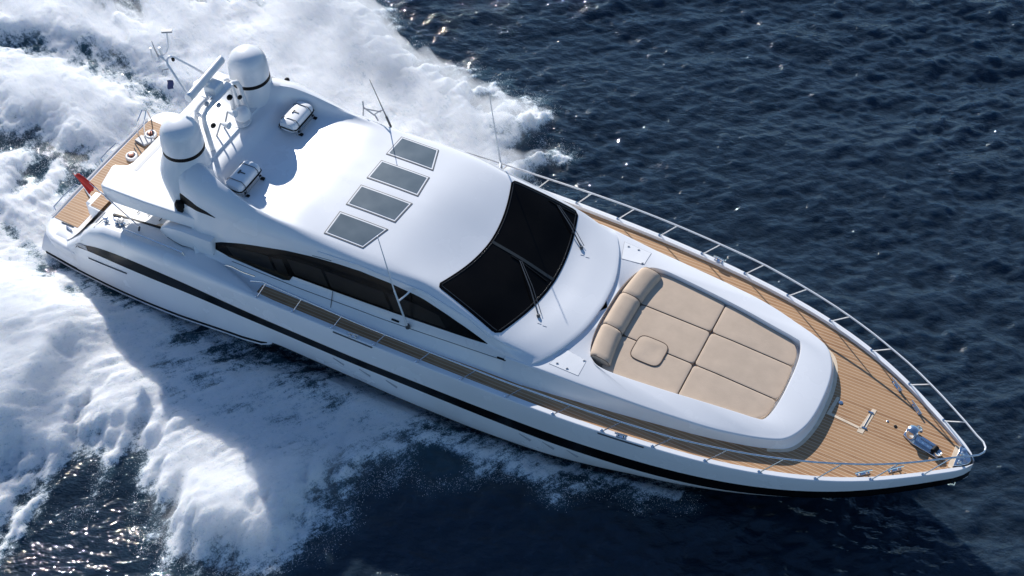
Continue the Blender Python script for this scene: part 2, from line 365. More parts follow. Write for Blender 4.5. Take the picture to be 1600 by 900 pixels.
# ------------------------------------------------------------------ foredeck trunk with the sun pad well
deckz = lambda x: zs(x) - .125
TOPZ = lambda x: I(x, [(15, 3.42), (19, 3.60), (20, 3.62), (22, 3.58), (25, 3.46), (27, 3.30), (28.3, 3.20)])
TB = [(19.0, 3.54), (19.7, 3.52), (21, 3.38), (22.6, 3.18), (24, 2.98), (25.5, 2.74), (26.8, 2.44), (27.5, 2.2), (27.92, 1.97), (28.15, 1.62), (28.3, 1.1), (28.375, .55), (28.39, 0)]
TT = [(19.0, 3.27), (19.7, 3.23), (21, 3.13), (22.6, 3.01), (24, 2.90), (25.5, 2.74 - .02), (26.6, 2.45), (27.3, 2.22), (27.75, 1.98), (28.02, 1.6), (28.2, 1.1), (28.28, .55), (28.3, 0)]
def rs(tab, n):
    P = np.array(tab, float); idx = np.linspace(0, len(P) - 1, n)
    return np.array([crom(P, t) for t in idx])
nb = 60
tb = rs(TB, nb); tt = rs(TT, nb)
def loop(h): return [(x, -y) for x, y in h] + [(x, y) for x, y in h[::-1][1:]]
WELL = [(21.02, 0), (21.05, .9), (21.22, 1.7), (21.5, 2.12), (21.9, 2.26), (22.6, 2.24), (24.3, 2.06), (26.0, 1.82), (26.7, 1.72), (26.95, 1.62), (27.08, 1.2), (27.14, .6), (27.15, 0)]
wl = rs(WELL, nb)[::-1]           # from the front centre round to the aft centre
wl = wl[::-1]
lt = loop(tt); lb = loop(tb)
wloop = [(x, -y) for x, y in wl] + [(x, y) for x, y in wl[::-1][1:]]
mb = MB()
def inset(lp, d):
    C0 = Vector((23.5, 0)); r = []
    for p in lp:
        v = Vector(p) - Vector((min(max(p[0], 20), 26.3), 0)); L = v.length
        q = Vector(p) - v / max(L, 1e-6) * d; r.append((q.x, q.y))
    return r
CAM = lambda x: I(x, [(19.5, 0), (21.5, .13), (26.5, .12), (28.3, .04)])
ringsT = [[(x, y, deckz(x) - .02) for x, y in lb]]
for k, (f, dz, ins) in enumerate(((.55, 0, 0), (1.0, -.085, -.006), (1.0, -.06, -.0), (1.0, -.03, .008), (1.0, -.010, .026), (1.0, -.0, .055), (1.0, 0.001, .08), (1.0, .005, .2))):
    if k == 0:
        ringsT.append([(a[0] * .45 + b[0] * .55, a[1] * .45 + b[1] * .55, deckz(a[0]) * .45 + (TOPZ(b[0]) - .06 - CAM(b[0])) * .55) for a, b in zip(lb, lt)])
    else:
        q = inset(lt, ins); ringsT.append([(x, y, TOPZ(x) + dz - CAM(x) * (1 - ins / .62)) for x, y in q])
ringsT.append([(x, y, TOPZ(x) + .012) for x, y in inset(wloop, -.05)])
ringsT.append([(x, y, TOPZ(x) + .008) for x, y in inset(wloop, -.02)])
ringsT.append([(x, y, TOPZ(x) - .02) for x, y in wloop])
ringsT.append([(x, y, TOPZ(x) - .30) for x, y in wloop])
mb.grid(ringsT)
mb.add(ringsT[-1], [tuple(range(len(wloop)))])
trunk = mb.build('foredeck_trunk', GEL, yacht, smooth=45)
# pale wood margin where the trunk meets the teak at the bow
rows = []
for (x, y) in [p for p in lb if p[0] > 27.3]:
    v = Vector((x - 26.3, y)).normalized()
    rows.append([(x - v.x * .02, y - v.y * .02, deckz(x) + .006), (x + v.x * .11, y + v.y * .11, deckz(x) + .006)])
MB().grid(rows).build('deck_margin', PALE, yacht)

# ------------------------------------------------------------------ superstructure loft
# each station: base, seam, window foot, window head, overhang, shoulder, crest, inner, mid, centre
def st(x, *p):
    return [(x, y, z) for y, z in p]
S = []
S.append([(7.15, 3.1, 4.0), (7.15, 3.1, 4.02), (7.15, 3.1, 4.05), (7.15, 3.1, 4.1), (7.15, 3.08, 4.3), (7.05, 2.84, 5.5), (6.98, 2.12, 5.92), (7.1, 1.6, 5.42), (7.15, .9, 5.42), (7.15, 0, 5.42)])
S.append([(7.2, 3.1, 4.0), (7.2, 3.12, 4.02), (7.2, 3.12, 4.05), (7.2, 3.12, 4.1), (7.2, 3.1, 4.3), (7.15, 2.86, 5.5), (7.1, 2.16, 5.90), (7.2, 1.66, 5.35), (7.2, .9, 5.35), (7.2, 0, 5.35)])
S.append(st(7.6, (3.66, 2.95), (3.42, 3.1), (3.34, 3.16), (3.26, 3.3), (3.2, 4.2), (2.95, 5.46), (2.25, 5.87), (1.8, 5.33), (1.0, 5.31), (0, 5.31)))
S.append(st(8.0, (3.66, 2.95), (3.40, 3.12), (3.32, 3.2), (3.24, 3.45), (3.17, 4.22), (3.0, 5.36), (2.40, 5.80), (1.98, 5.08), (1.0, 5.04), (0, 5.05)))
S.append(st(8.6, (3.66, 2.95), (3.40, 3.14), (3.30, 3.22), (3.21, 3.62), (3.15, 4.24), (3.04, 5.18), (2.53, 5.64), (2.15, 5.08), (1, 5.0), (0, 5.02)))
S.append(st(9.2, (3.66, 2.93), (3.38, 3.16), (3.28, 3.24), (3.17, 3.85), (3.12, 4.32), (3.04, 5.02), (2.62, 5.45), (2.25, 5.06), (1, 5.04), (0, 5.07)))
S.append(st(10, (3.67, 2.92), (3.38, 3.18), (3.27, 3.26), (3.10, 4.18), (3.07, 4.42), (3.0, 4.88), (2.68, 5.27), (2.35, 5.13), (1, 5.14), (0, 5.17)))
S.append(st(11, (3.67, 2.91), (3.37, 3.2), (3.26, 3.3), (3.06, 4.44), (3.04, 4.62), (2.95, 4.92), (2.71, 5.19), (2.35, 5.20), (1, 5.25), (0, 5.28)))
S.append(st(12, (3.67, 2.91), (3.37, 3.22), (3.25, 3.36), (3.04, 4.62), (3.02, 4.76), (2.93, 5.0), (2.73, 5.16), (2.35, 5.21), (1, 5.28), (0, 5.31)))
S.append(st(13.7, (3.67, 2.91), (3.36, 3.25), (3.24, 3.44), (3.02, 4.84), (3.0, 4.94), (2.91, 5.07), (2.73, 5.15), (2.35, 5.21), (1, 5.30), (0, 5.33)))
S.append(st(15.0, (3.66, 2.91), (3.35, 3.3), (3.22, 3.55), (3.0, 4.78), (2.98, 4.88), (2.89, 5.01), (2.71, 5.10), (2.3, 5.15), (1, 5.23), (0, 5.25)))
S.append([(15.9, 3.65, 2.91), (15.9, 3.33, 3.35), (15.9, 3.21, 3.62), (15.95, 2.97, 4.63), (16.0, 2.94, 4.74), (16.1, 2.83, 4.84), (16.22, 2.66, 4.93), (16.38, 2.2, 4.90), (16.68, 1.1, 4.77), (16.79, 0, 4.71)])
S.append([(17.2, 3.62, 2.91), (17.2, 3.30, 3.40), (17.2, 3.20, 3.68), (17.15, 3.06, 4.32), (17.2, 3.01, 4.42), (17.3, 2.95, 4.50), (17.42, 2.83, 4.57), (17.65, 2.25, 4.53), (17.92, 1.15, 4.40), (18.02, 0, 4.36)])
S.append([(18.45, 3.57, 2.91), (18.45, 3.27, 3.44), (18.4, 3.19, 3.70), (18.35, 3.12, 3.86), (18.42, 3.09, 3.96), (18.5, 3.05, 4.05), (18.6, 2.98, 4.12), (18.85, 2.25, 4.07), (19.09, 1.2, 3.97), (19.19, 0, 3.92)])
S.append([(19.3, 3.54, 2.91), (19.25, 3.25, 3.46), (19.2, 3.19, 3.60), (19.2, 3.16, 3.67), (19.25, 3.12, 3.73), (19.35, 3.03, 3.80), (19.45, 2.9, 3.85), (19.75, 2.2, 3.86), (20.0, 1.15, 3.84), (20.12, 0, 3.81)])
S.append([(19.75, 3.52, 2.91), (19.72, 3.235, 3.46), (19.70, 3.20, 3.55), (19.74, 3.17, 3.60), (19.82, 3.10, 3.64), (19.95, 2.95, 3.68), (20.10, 2.72, 3.70), (20.42, 2.1, 3.72), (20.73, 1.1, 3.73), (20.83, 0, 3.73)])
nose_ring = S[-1]
SA = np.array(S)                       # stations, points, 3
ns, npnt = SA.shape[:2]
flat = SA.reshape(ns, -1)
sub = 5
dens = np.array([crom(flat, t).reshape(npnt, 3) for t in np.linspace(0, ns - 1, (ns - 1) * sub + 1)])
def across(row):
    out = []
    for i in range(3): # straight lower panels
        for k in range(3): out.append(row[i] + (row[i + 1] - row[i]) * k / 3)
    up = row[3:]
    for t in np.linspace(0, len(up) - 1, (len(up) - 1) * 4 + 1): out.append(crom(up, t))
    return out
rows = [across(r) for r in dens]
cab_mb = half_both([[tuple(p) for p in r] for r in rows])
# nose lip
def offs(p, d, dz):
    v = Vector((p[0] - 18.0, p[1] * .8)).normalized(); return (p[0] + v.x * d, p[1] + v.y * d, p[2] + dz)
nl = rows[-1][3:]
lip = [[tuple(p) for p in nl], [offs(p, .05, -.02) for p in nl], [offs(p, .065, -.06) for p in nl], [offs(p, .02, -.14) for p in nl], [offs(p, .0, -.40) for p in nl]]
l2 = half_both(lip); cab_mb.add(l2.v, l2.f)
# inner aft face
cabin = cab_mb.build('cabin', GEL, yacht, smooth=38)

# radar arch aft of the cabin roof
A = []
def ar(*p): return list(p)
A.append([(7.15, 3.08, 4.2), (7.05, 2.84, 5.5), (6.98, 2.12, 5.92), (7.1, 1.6, 5.42), (7.15, .9, 5.42), (7.15, 0, 5.42)])
A.append([(6.9, 3.05, 4.2), (6.6, 2.72, 5.5), (6.35, 1.98, 6.0), (6.65, 1.3, 5.46), (6.65, .7, 5.42), (6.65, 0, 5.42)])
A.append([(6.68, 3.0, 4.2), (6.2, 2.6, 5.25), (5.8, 1.96, 5.72), (5.9, 1.25, 5.44), (5.8, .7, 5.40), (5.8, 0, 5.40)])
A.append([(6.6, 2.95, 4.2), (6.2, 2.52, 4.75), (5.8, 1.96, 5.3), (5.5, 1.2, 5.2), (5.3, .7, 5.2), (5.3, 0, 5.2)])
A.append([(6.6, 2.9, 4.2), (6.3, 2.45, 4.3), (6.05, 1.95, 4.3), (5.5, 1.2, 4.3), (5.3, .7, 4.3), (5.3, 0, 4.3)])
AA = np.array(A); fa = AA.reshape(len(A), -1)
da = [crom(fa, t).reshape(-1, 3) for t in np.linspace(0, len(A) - 1, 21)]
half_both([[tuple(crom(r, t)) for t in np.linspace(0, 5, 26)] for r in da]).build('radar_arch', GEL, yacht, smooth=50)
# dome pedestals and domes
for sgn in (1, -1):
    rg = []
    for z, cx, rx, ry in ((4.25, 6.75, .60, 1.0), (4.6, 6.68, .64, 1.02), (5.0, 6.60, .72, 1.0), (5.2, 6.55, .77, .96), (5.4, 6.52, .80, .90), (5.6, 6.52, .78, .82), (5.8, 6.54, .74, .74), (5.95, 6.555, .70, .69), (6.05, 6.56, .69, .672), (6.10, 6.56, .665, .665), (6.102, 6.56, .60, .60)):
        rg.append([(cx + rx * math.cos(a), sgn * (1.95 + (.06 * min(1, (6.1 - z) / .8)) + ry * math.sin(a)), z) for a in np.linspace(0, 2 * math.pi, 41)[:-1]])
    MB().rings(rg).build('dome_pedestal', GEL, yacht, smooth=60)
    mb = MB(); mb.lathe((6.56, sgn * 1.95, 6.21), [(.665, 0), (.685, .03), (.692, .10), (.686, .31), (.668, .53), (.63, .71), (.56, .86), (.45, .97), (.30, 1.04), (.14, 1.07), (.01, 1.075)], 48)
    dome = mb.build('satellite_dome', GEL, yacht, smooth=80)
    mb = MB(); mb.lathe((6.56, sgn * 1.95, 6.09), [(.66, 0), (.695, .004), (.69, .13), (.65, .134)], 48); mb.build('dome_band', RUB, dome, smooth=50)
    # black swept vent on the arch flank
# cockpit overhang
oh = [(4.05, 0), (4.03, 1.9), (3.95, 2.12), (3.55, 2.28), (3.5, 2.4), (3.70, 3.26), (3.85, 3.33), (5.5, 3.3), (7.2, 3.2), (8.4, 3.1), (8.4, 0)]
out = [(x, -y) for x, y in oh] + [(x, y) for x, y in oh[::-1]][1:-1]
MB().prism(out, lambda x, y: 3.66 + .04 * (x - 3.5), lambda x, y: 4.30, .05).build('cockpit_overhang', GEL, yacht, smooth=50)
MB().prism([(4.30, -2.2), (4.42, -2.2), (4.42, 2.2), (4.30, 2.2)], 4.29, 4.306).build('awning_slot', GRY, yacht)
# rounded cabin side panel ends under the overhang
for sgn in (-1, 1):
    prof = [(6.02, 3.34), (6.12, 3.5), (6.4, 3.66), (7.0, 3.76), (8.2, 3.8), (8.2, 2.96), (7.0, 2.96), (6.75, 2.98), (6.3, 3.12), (6.08, 3.22)]
    rg = []
    for y, k in ((3.02, .96), (3.06, 1), (3.36, 1), (3.42, .985), (3.46, .95)):
        rg.append([(7.2 + (x - 7.2) * k, sgn * y, 3.4 + (z - 3.4) * k) for x, z in prof])
    MB().rings(rg).build('side_wing', GEL, yacht, smooth=50)
    MB().tube([(6.3, sgn * 3.44, 3.10), (6.9, sgn * 3.47, 2.985), (7.5, sgn * 3.44, 3.10), (8.2, sgn * 3.42, 3.16)], .014, 6).build('wing_seam', DGR, yacht)
# high bulwark running down to the side deck
for sgn in (-1, 1):
    prof = []
    for x in np.linspace(7.2, 10.2, 16):
        t = (x - 7.2) / 3.0
        yo = inner(x) + .10; yi = 3.50 + .6 * max(0, (t - .35) / .65) ** 1.2
        yi = min(yi, yo - .03)
        prof.append([(x, sgn * yo, zs(x) - .16), (x, sgn * yo, zs(x) + .004), (x, sgn * (yo + yi) / 2, zs(x) + .02), (x, sgn * yi, zs(x) + .006), (x, sgn * yi, zs(x) - .16)])
    MB().grid(prof, close=False).build('bulwark_cap', GEL, yacht, smooth=50)
    MB().tube([(8.7, sgn * 3.62, 3.03), (8.8, sgn * 3.62, 3.12), (9.1, sgn * 3.66, 3.22), (9.6, sgn * 3.78, 3.34), (10.2, sgn * 3.88, 3.52)], .022, 6).build('gate_rail', CHR, yacht)

# ------------------------------------------------------------------ patches conformed to the superstructure
def bvh(objs):
    V, F = [], []
    for o in objs:
        b = len(V); V += [v.co.copy() for v in o.data.vertices]; F += [tuple(b + i for i in p.vertices) for p in o.data.polygons]
    return BVHTree.FromPolygons(V, F)
arch = bpy.data.objects['radar_arch']
BV = bvh([cabin, arch]); BVT = bvh([trunk]); BVH = bvh([hull])
def side_pt(x, z, off, sgn=-1, B=BV):
    h = B.ray_cast(Vector((x, sgn * 9, z)), Vector((0, -sgn, 0)))
    if h[0] is None: return Vector((x, sgn * 3.1, z))
    n = h[1]
    if n.y * sgn < 0: n = -n
    return h[0] + n * off
def top_pt(x, y, off, B=BV):
    h = B.ray_cast(Vector((x, y, 9)), Vector((0, 0, -1)))
    if h[0] is None: return Vector((x, y, 3.4))
    n = h[1]
    if n.z < 0: n = -n
    return h[0] + n * off
def patch(P, name, material, parent, off, fn, thick=.03):
    """P(u,v) -> 2D; grid conformed with a skirt down to the surface"""
    nu, nv = P.shape[:2]
    rows = [[fn(P[i, j, 0], P[i, j, 1], off) for j in range(nv)] for i in range(nu)]
    base = [[fn(P[i, j, 0], P[i, j, 1], -thick) for j in range(nv)] for i in range(nu)]
    mb = MB(); mb.grid(rows)
    edge = [(0, j) for j in range(nv)] + [(i, nv - 1) for i in range(1, nu)] + [(nu - 1, j) for j in range(nv - 2, -1, -1)] + [(i, 0) for i in range(nu - 2, 0, -1)]
    mb.grid([[rows[i][j] for i, j in edge], [base[i][j] for i, j in edge]], close=True)
    return mb.build(name, material, parent, smooth=50)

WU = [(7.85, 3.36), (8.4, 3.66), (9.2, 3.93), (10.1, 4.15), (11, 4.38), (12, 4.57), (13.0, 4.70), (13.8, 4.76), (14.9, 4.72), (16, 4.55), (16.9, 4.33), (17.6, 4.10), (18.36, 3.80)]
WL = [(7.85, 3.345), (8.7, 3.20), (10.0, 3.20), (10.9, 3.20), (11.12, 3.24), (11.22, 3.42), (12.3, 3.46), (13.7, 3.52), (15.1, 3.58), (17, 3.70), (18.36, 3.79)]
for sgn in (-1, 1):
    xs = np.concatenate([np.linspace(7.86, 10.9, 22), np.linspace(11, 11.3, 6), np.linspace(11.5, 18.35, 40)])
    P = np.array([[(x, I(x, WL) + (I(x, WU) - I(x, WL)) * t) for t in np.linspace(0, 1, 9)] for x in xs])
    win = patch(P, 'side_window', GLS, yacht, .012, lambda x, z, o: side_pt(x, z, o, sgn))
    IN = mat('window_interior', (.010, .009, .0075), .3, spec=.25, vary=.3, vscale=1.2) if sgn < 0 else IN
    # tinted lower lights seen through the glass, divided by dark mullions
    spans = [(8.9, 10.55), (10.68, 11.1), (11.3, 12.6), (12.72, 14.9), (15.02, 16.9)]
    for a, b in spans:
        P = np.array([[(x - .28 * t, I(x, WL) + .10 + (min(.62, (I(x - .2, WU) - I(x, WL)) * .55)) * t) for t in np.linspace(0, 1, 4)] for x in np.linspace(a, b, 8)])
        patch(P, 'window_light', IN, win, .0165, lambda x, z, o: side_pt(x, z, o, sgn), .0)
    # seams and fittings under the window
    MB().tube([side_pt(x, I(x, [(8.9, 3.14), (11.4, 3.16), (14.5, 3.24), (17, 3.36), (19.6, 3.47)]), .0, sgn) for x in np.linspace(8.9, 19.6, 40)], .012, 6).build('cabin_seam', DGR, yacht)
    for x, L in ((15.0, .26), (18.75, .3)):
        MB().tube([side_pt(x, 3.36 + (x - 15) * .03, .02, sgn), side_pt(x + L, 3.365 + (x - 15) * .03, .02, sgn)], .032, 6).build('cabin_vent', RUB, yacht)
    MB().tube([side_pt(12.75, 3.46, 0, sgn), side_pt(12.82, 3.02, 0, sgn)], .012, 6).build('door_seam', DGR, yacht)
    MB().tube([side_pt(12.72, 4.72, .004, sgn), side_pt(12.0, 4.62, .004, sgn)], .01, 6).build('door_seam', DGR, yacht)
    # swept black vent on the arch flank
    VU = [(6.28, 4.98), (6.8, 5.02), (7.4, 4.98), (8.0, 4.84), (8.35, 4.72)]; VL = [(6.28, 4.96), (6.65, 4.52), (7.0, 4.66), (7.4, 4.72), (8.35, 4.71)]
    P = np.array([[(x, I(x, VL) + (I(x, VU) - I(x, VL)) * t) for t in np.linspace(0, 1, 5)] for x in np.linspace(6.4, 8.34, 18)])
    patch(P, 'arch_vent', RUB, yacht, .012, lambda x, z, o: side_pt(x, z, o, sgn), .05)
    mb = MB(); mb.lathe((6.85, sgn * 3.05, 4.42), [(.10, 0), (.16, .05), (.17, .2), (.12, .3), (.02, .32)], 14); mb.box((6.85, sgn * 2.98, 4.36), (.2, .3, .12)); mb.build('flood_light', RUB, yacht)

# windscreen: one raked curved sheet, darker band and central mullion
def ws_xy(u, v):
    ya = 2.60 + .36 * v; rnd = .10
    e = min(v, 1 - v) * 2.5
    lim = 1.0 if e > .22 else 1 - .055 * (1 - math.sqrt(max(0, 1 - ((.22 - e) / .22) ** 2)))
    y = u * ya * lim
    xt = 16.83 - .56 * abs(y / 2.63) ** 1.9; xb = 19.16 - .57 * abs(y / 2.97) ** 1.9
    return (xt + (xb - xt) * v, y)
P = np.array([[ws_xy(u, v) for v in np.linspace(0, 1, 25)] for u in np.linspace(-1, 1, 49)])
ws = patch(P, 'windscreen', GLS, yacht, .012, top_pt)
FR = mat('windscreen_seal', (.02, .02, .02), .3, vary=.2)
MUL = mat('mullion_grey', (.022, .026, .026), .35, vary=.1)
P = np.array([[(16.9 + (19.1 - 16.9) * v, .055 * s) for v in np.linspace(0, 1, 12)] for s in (-1, 1)])
patch(P, 'windscreen_mullion', MUL, ws, .03, top_pt, .0)
for va in (.035, .965):
    MB().tube([top_pt(*ws_xy(u, va), .016) for u in np.linspace(-.96, .96, 40)], .016, 6).build('windscreen_seal', FR, ws)
for ua in (-.965, .965):
    MB().tube([top_pt(*ws_xy(ua, v), .016) for v in np.linspace(.05, .95, 16)], .016, 6).build('windscreen_seal', FR, ws)
# wipers
for (bx, by), (tx, ty), (ex, ey) in (((19.32, -1.56), (17.94, -.12), (18.95, -.20)), ((19.30, 1.66), (17.95, 2.62), (18.55, 2.74))):
    mb = MB(); b0 = top_pt(bx, by, .05)
    mb.lathe(b0 - Vector((0, 0, .06)), [(.06, 0), (.06, .07), (.03, .1), (.01, .1)], 12)
    wip = mb.build('wiper', DGR, yacht)
    MB().tube([b0, top_pt(bx + (tx - bx) * .5, by + (ty - by) * .5, .13), top_pt(tx, ty, .05)], .024, 6, .016).build('wiper_arm', DGR, wip)
    MB().tube([b0 + Vector((.05, .1, 0)), top_pt(bx + (tx - bx) * .5 + .05, by + (ty - by) * .5 + .08, .13), top_pt(tx + .05, ty + .03, .05)], .012, 6).build('wiper_link', DGR, wip)
    MB().tube([top_pt(tx - .30, ty - .12 * 0, .035), top_pt(tx, ty, .035), top_pt(ex, ey, .035)], .018, 6).build('wiper_blade', RUB, wip)
    for dx in (.10, .28):
        MB().tube([top_pt(bx + dx, by - .25, .0), top_pt(bx + dx + .12, by - .22, .0)], .012, 6).build('washer_jet', GRY, wip)
# skylights
SK = [[(12.16, 2.49), (13.61, 2.49), (13.95, 1.475), (12.15, 1.475)], [(12.17, 1.14), (14.01, 1.14), (14.11, .175), (12.17, .175)]]
def quadgrid(q, d, n=7):
    q = [Vector(p) for p in q]; c = sum(q, Vector((0, 0))) / 4
    def inn(i):
        p = q[i]; a = (q[i - 1] - p).normalized(); b = (q[(i + 1) % 4] - p).normalized(); return p + (a + b) * d
    k = [inn(i) for i in range(4)]
    return np.array([[tuple((k[0] * (1 - u) + k[1] * u) * (1 - v) + (k[3] * (1 - u) + k[2] * u) * v) for v in np.linspace(0, 1, n)] for u in np.linspace(0, 1, n)])
for q in SK:
    for sgn in (1, -1):
        qq = [(x, sgn * y) for x, y in q]
        s0 = patch(quadgrid(qq, .0), 'skylight', DGR, yacht, .016, top_pt, .02)
        patch(quadgrid(qq, .035), 'skylight_frame', STL, s0, .024, top_pt, .0)
        patch(quadgrid(qq, .085), 'skylight_pane', SKY_GL, s0, .032, top_pt, .0)
# roof edge hand rails and low fittings
for sgn in (-1, 1):
    MB().tube([side_pt(x, I(x, [(12.2, 4.86), (13.7, 4.97), (15, 4.92), (16, 4.80), (17.5, 4.44), (18.4, 4.02)]), .012, sgn) for x in np.linspace(12.2, 18.4, 30)], .026, 8).build('roof_moulding', STL, yacht)

# foredeck hatches and small fittings
for sgn in (-1, 1):
    q = [(20.32, sgn * 2.86), (20.62, sgn * 2.12), (21.30, sgn * 2.34), (21.30, sgn * 2.86)]
    q = [(20.33, sgn * 2.86), (20.56, sgn * 2.1), (21.33, sgn * 2.22), (21.33, sgn * 2.84)]
    P = quadgrid(q, 0); h = patch(P, 'deck_hatch', GRY, yacht, .004, lambda x, y, o: top_pt(x, y, o, BVT), .0)
    patch(quadgrid(q, .014), 'hatch_lid', NON, h, .010, lambda x, y, o: top_pt(x, y, o, BVT), .0)
    for hx, hy in ((20.55, sgn * 2.72), (21.25, sgn * 2.25), (20.9, sgn * 2.75)):
        mb = MB(); p = top_pt(hx, hy, .012, BVT); mb.lathe(p, [(.03, 0), (.03, .012), (.01, .016)], 12); mb.box(p + Vector((0, 0, .016)), (.08, .018, .012), R(35)); mb.build('hatch_latch', GRY, h)

# ------------------------------------------------------------------ guard rails
def base_pt(x, sgn): return Vector((x, sgn * (yg(x) + .01), zs(x) + .0))
def top_of(x, sgn):
    dx = I(x, [(10, .30), (13, .36), (16, .50), (19, .60), (33, .62)]); dy = I(x, [(10, -.25), (14, -.08), (19, .0), (24.3, -.04), (27, -.2), (29, -.32), (31.8, -.39)]); dz = I(x, [(10, .58), (13, .64), (17, .72), (20, .77), (33, .77)])
    return base_pt(x, sgn) + Vector((dx, sgn * dy, dz))
SX = [31.79, 30.46, 29.0, 27.44, 25.86, 24.27, 22.68, 21.09, 19.51, 17.95, 16.40, 14.85, 13.30, 11.80, 10.42]
for sgn in (1, -1):
    path = [top_of(x, sgn) for x in np.linspace(10.3, 31.79, 50)]
    path = [base_pt(10.1, sgn) + Vector((.02, sgn * -.2, .42))] + path
    # round the pulpit
    e = path[-1]
    path += [Vector((32.82, sgn * .42, 3.60)), Vector((33.06, sgn * .26, 3.61)), Vector((33.17, sgn * .10, 3.61)), Vector((33.18, 0, 3.61))]
    RM = STL if sgn > 0 else CHR
    rail = MB().tube(path, .030, 10).build('guard_rail', RM, yacht, smooth=80)
    for x in SX:
        MB().tube([base_pt(x, sgn) - Vector((0, 0, .05)), top_of(x, sgn)], .019, 8).build('stanchion', RM, rail, smooth=80)
        mb = MB(); mb.lathe(base_pt(x, sgn), [(.05, -.01), (.05, .015), (.025, .04), (.01, .04)], 10); mb.build('stanchion_foot', CHR, rail)

# cleats, fairleads on the toe rail
def cleat(c, rz, L=.34):
    mb = MB(); M = Matrix.Rotation(rz, 3, 'Z'); c = Vector(c)
    for s in (-.28, .28):
        mb.lathe(c + M @ Vector((s * L, 0, 0)), [(.05, 0), (.05, .015), (.028, .04), (.028, .12), (.01, .13)], 10)
    mb.tube([c + M @ Vector((-L * .65, 0, .115)), c + M @ Vector((-L * .3, 0, .135)), c + M @ Vector((L * .3, 0, .135)), c + M @ Vector((L * .65, 0, .115))], .028, 8)
    mb.box(c + Vector((0, 0, .01)), (L * 1.0, .10, .02), rz); return mb
for (x, y, rz) in ((30.12, 1.78, -.7), (30.92, 1.20, -.75), (31.0, -1.25, .75), (30.2, -1.80, .7)):
    mb = cleat((x, y, deckz(x)), rz, .42); mb.build('bow_cleat', CHR, yacht)
for x in (23.3, 14.1):
    for sgn in (1, -1):
        s_ = cleat((x, sgn * (yg(x) + .02), zs(x)), R(-8 * sgn), .3); s_.build('side_cleat', CHR, yacht)
        MB().tube([(x + d, sgn * (yg(x + d) + .105), zs(x + d) - .06) for d in np.linspace(-.7, .75, 7)], .025, 6).build('fairlead', DGR, yacht)
# bow chock, stem roller
mb = MB(); mb.prism([(32.50, -.40), (32.66, -.34), (32.88, -.15), (32.94, 0), (32.88, .15), (32.66, .34), (32.50, .40)], 2.70, 2.89, .03)
chock = mb.build('bow_chock', CHR, yacht)
for y in (-.28, .28):
    mb = MB(); mb.lathe((32.66, y * .6, 2.88), [(.07, 0), (.045, .05), (.045, .12), (.08, .15), (.02, .17)], 12); mb.build('bow_roller', CHR, chock)
MB().box((32.44, 0, 2.755), (.14, .86, .06)).build('bow_plank', PALE, yacht)
mb = MB(); mb.add([(32.55, -.03, 1.78), (32.85, -.03, 1.95), (32.62, -.03, 1.42), (32.55, .03, 1.78), (32.85, .03, 1.95), (32.62, .03, 1.42)], [(0, 1, 2), (5, 4, 3), (0, 3, 4, 1), (1, 4, 5, 2), (2, 5, 3, 0)])
mb.tube([(32.3, -.28, 1.95), (32.55, -.30, 1.78), (32.72, -.16, 1.62), (32.72, .16, 1.62), (32.55, .30, 1.78)], .05, 8); mb.build('bow_anchor', CHR, yacht)
# windlass
zw = deckz(31.4)
mb = MB(); mb.prism([(30.9, .42), (30.85, .08), (31.2, -.12), (32.0, -.30), (32.1, -.1), (31.4, .22)], zw, zw + .07, .02); wl_ = mb.build('windlass', CHR, yacht)
mb = MB(); mb.lathe((31.08, .16, zw + .06), [(.17, 0), (.17, .06), (.12, .12), (.10, .22), (.15, .28), (.16, .32), (.10, .36), (.02, .37)], 18); mb.build('windlass_drum', CHR, wl_)
mb = MB(); mb.lathe((31.18, .30, zw + .18), [(.12, -.14), (.14, -.1), (.08, -.05), (.08, .05), (.14, .1), (.12, .14)], 16, axis=(.4, .9, 0)); mb.build('windlass_gypsy', CHR, wl_)
mb = MB()
for k in range(9):
    a = Vector((31.25 + .085 * k, .02 - .022 * k, zw + .12)); mb.tube([a, a + Vector((.06, -.015, .02 * (-1) ** k)), a + Vector((.09, -.025, 0))], .028, 6)
mb.build('anchor_chain', CHR, wl_)
mb = MB(); mb.box((31.55, -.04, zw + .10), (.62, .12, .10), R(-15)); mb.box((31.62, .13, zw + .08), (.5, .08, .08), R(-15)); mb.build('chain_stopper', CHR, wl_)
mb = MB(); mb.lathe((31.98, -.14, zw + .06), [(.13, 0), (.13, .08), (.10, .12), (.10, .10), (.02, .05)], 16); mb.build('hawse_pipe', CHR, wl_)
mb = MB(); mb.lathe((31.86, -.10, zw + .16), [(.09, -.1), (.09, .1)], 14, axis=(.3, .95, 0)); mb.build('chain_roller', RUB, wl_)
# deck fills and the pale locker frame
for x, y, r, m_ in ((30.55, .30, .055, RUB), (30.28, .38, .035, CHR), (28.78, .38, .07, CHR)):
    mb = MB(); mb.lathe((x, y, deckz(x)), [(r, 0), (r, .015), (r * .6, .022), (.005, .022)], 14); mb.build('deck_filler', m_, yacht)
zq = lambda x, y: deckz(x) + .003
zq2 = lambda x, y: deckz(x) + .009
for q in ([(28.52, -.22), (28.60, .55), (28.70, .55), (28.64, -.22)], [(28.64, -.22), (29.66, -.30), (29.66, -.22), (28.64, -.13)], [(29.55, -.42), (29.72, .62), (29.86, .62), (29.74, -.42)]):
    MB().prism(q, zq, zq2).build('locker_frame', PALE, yacht)
for y in (-.2, .45): 
    mb = MB(); mb.box((29.72, y, deckz(29.7) + .02), (.16, .05, .02)); mb.build('locker_hinge', CHR, yacht)
MB().tube([(29.69, -.15, deckz(29.7) + .02), (29.74, .42, deckz(29.7) + .02)], .014, 6).build('locker_hinge', CHR, yacht)

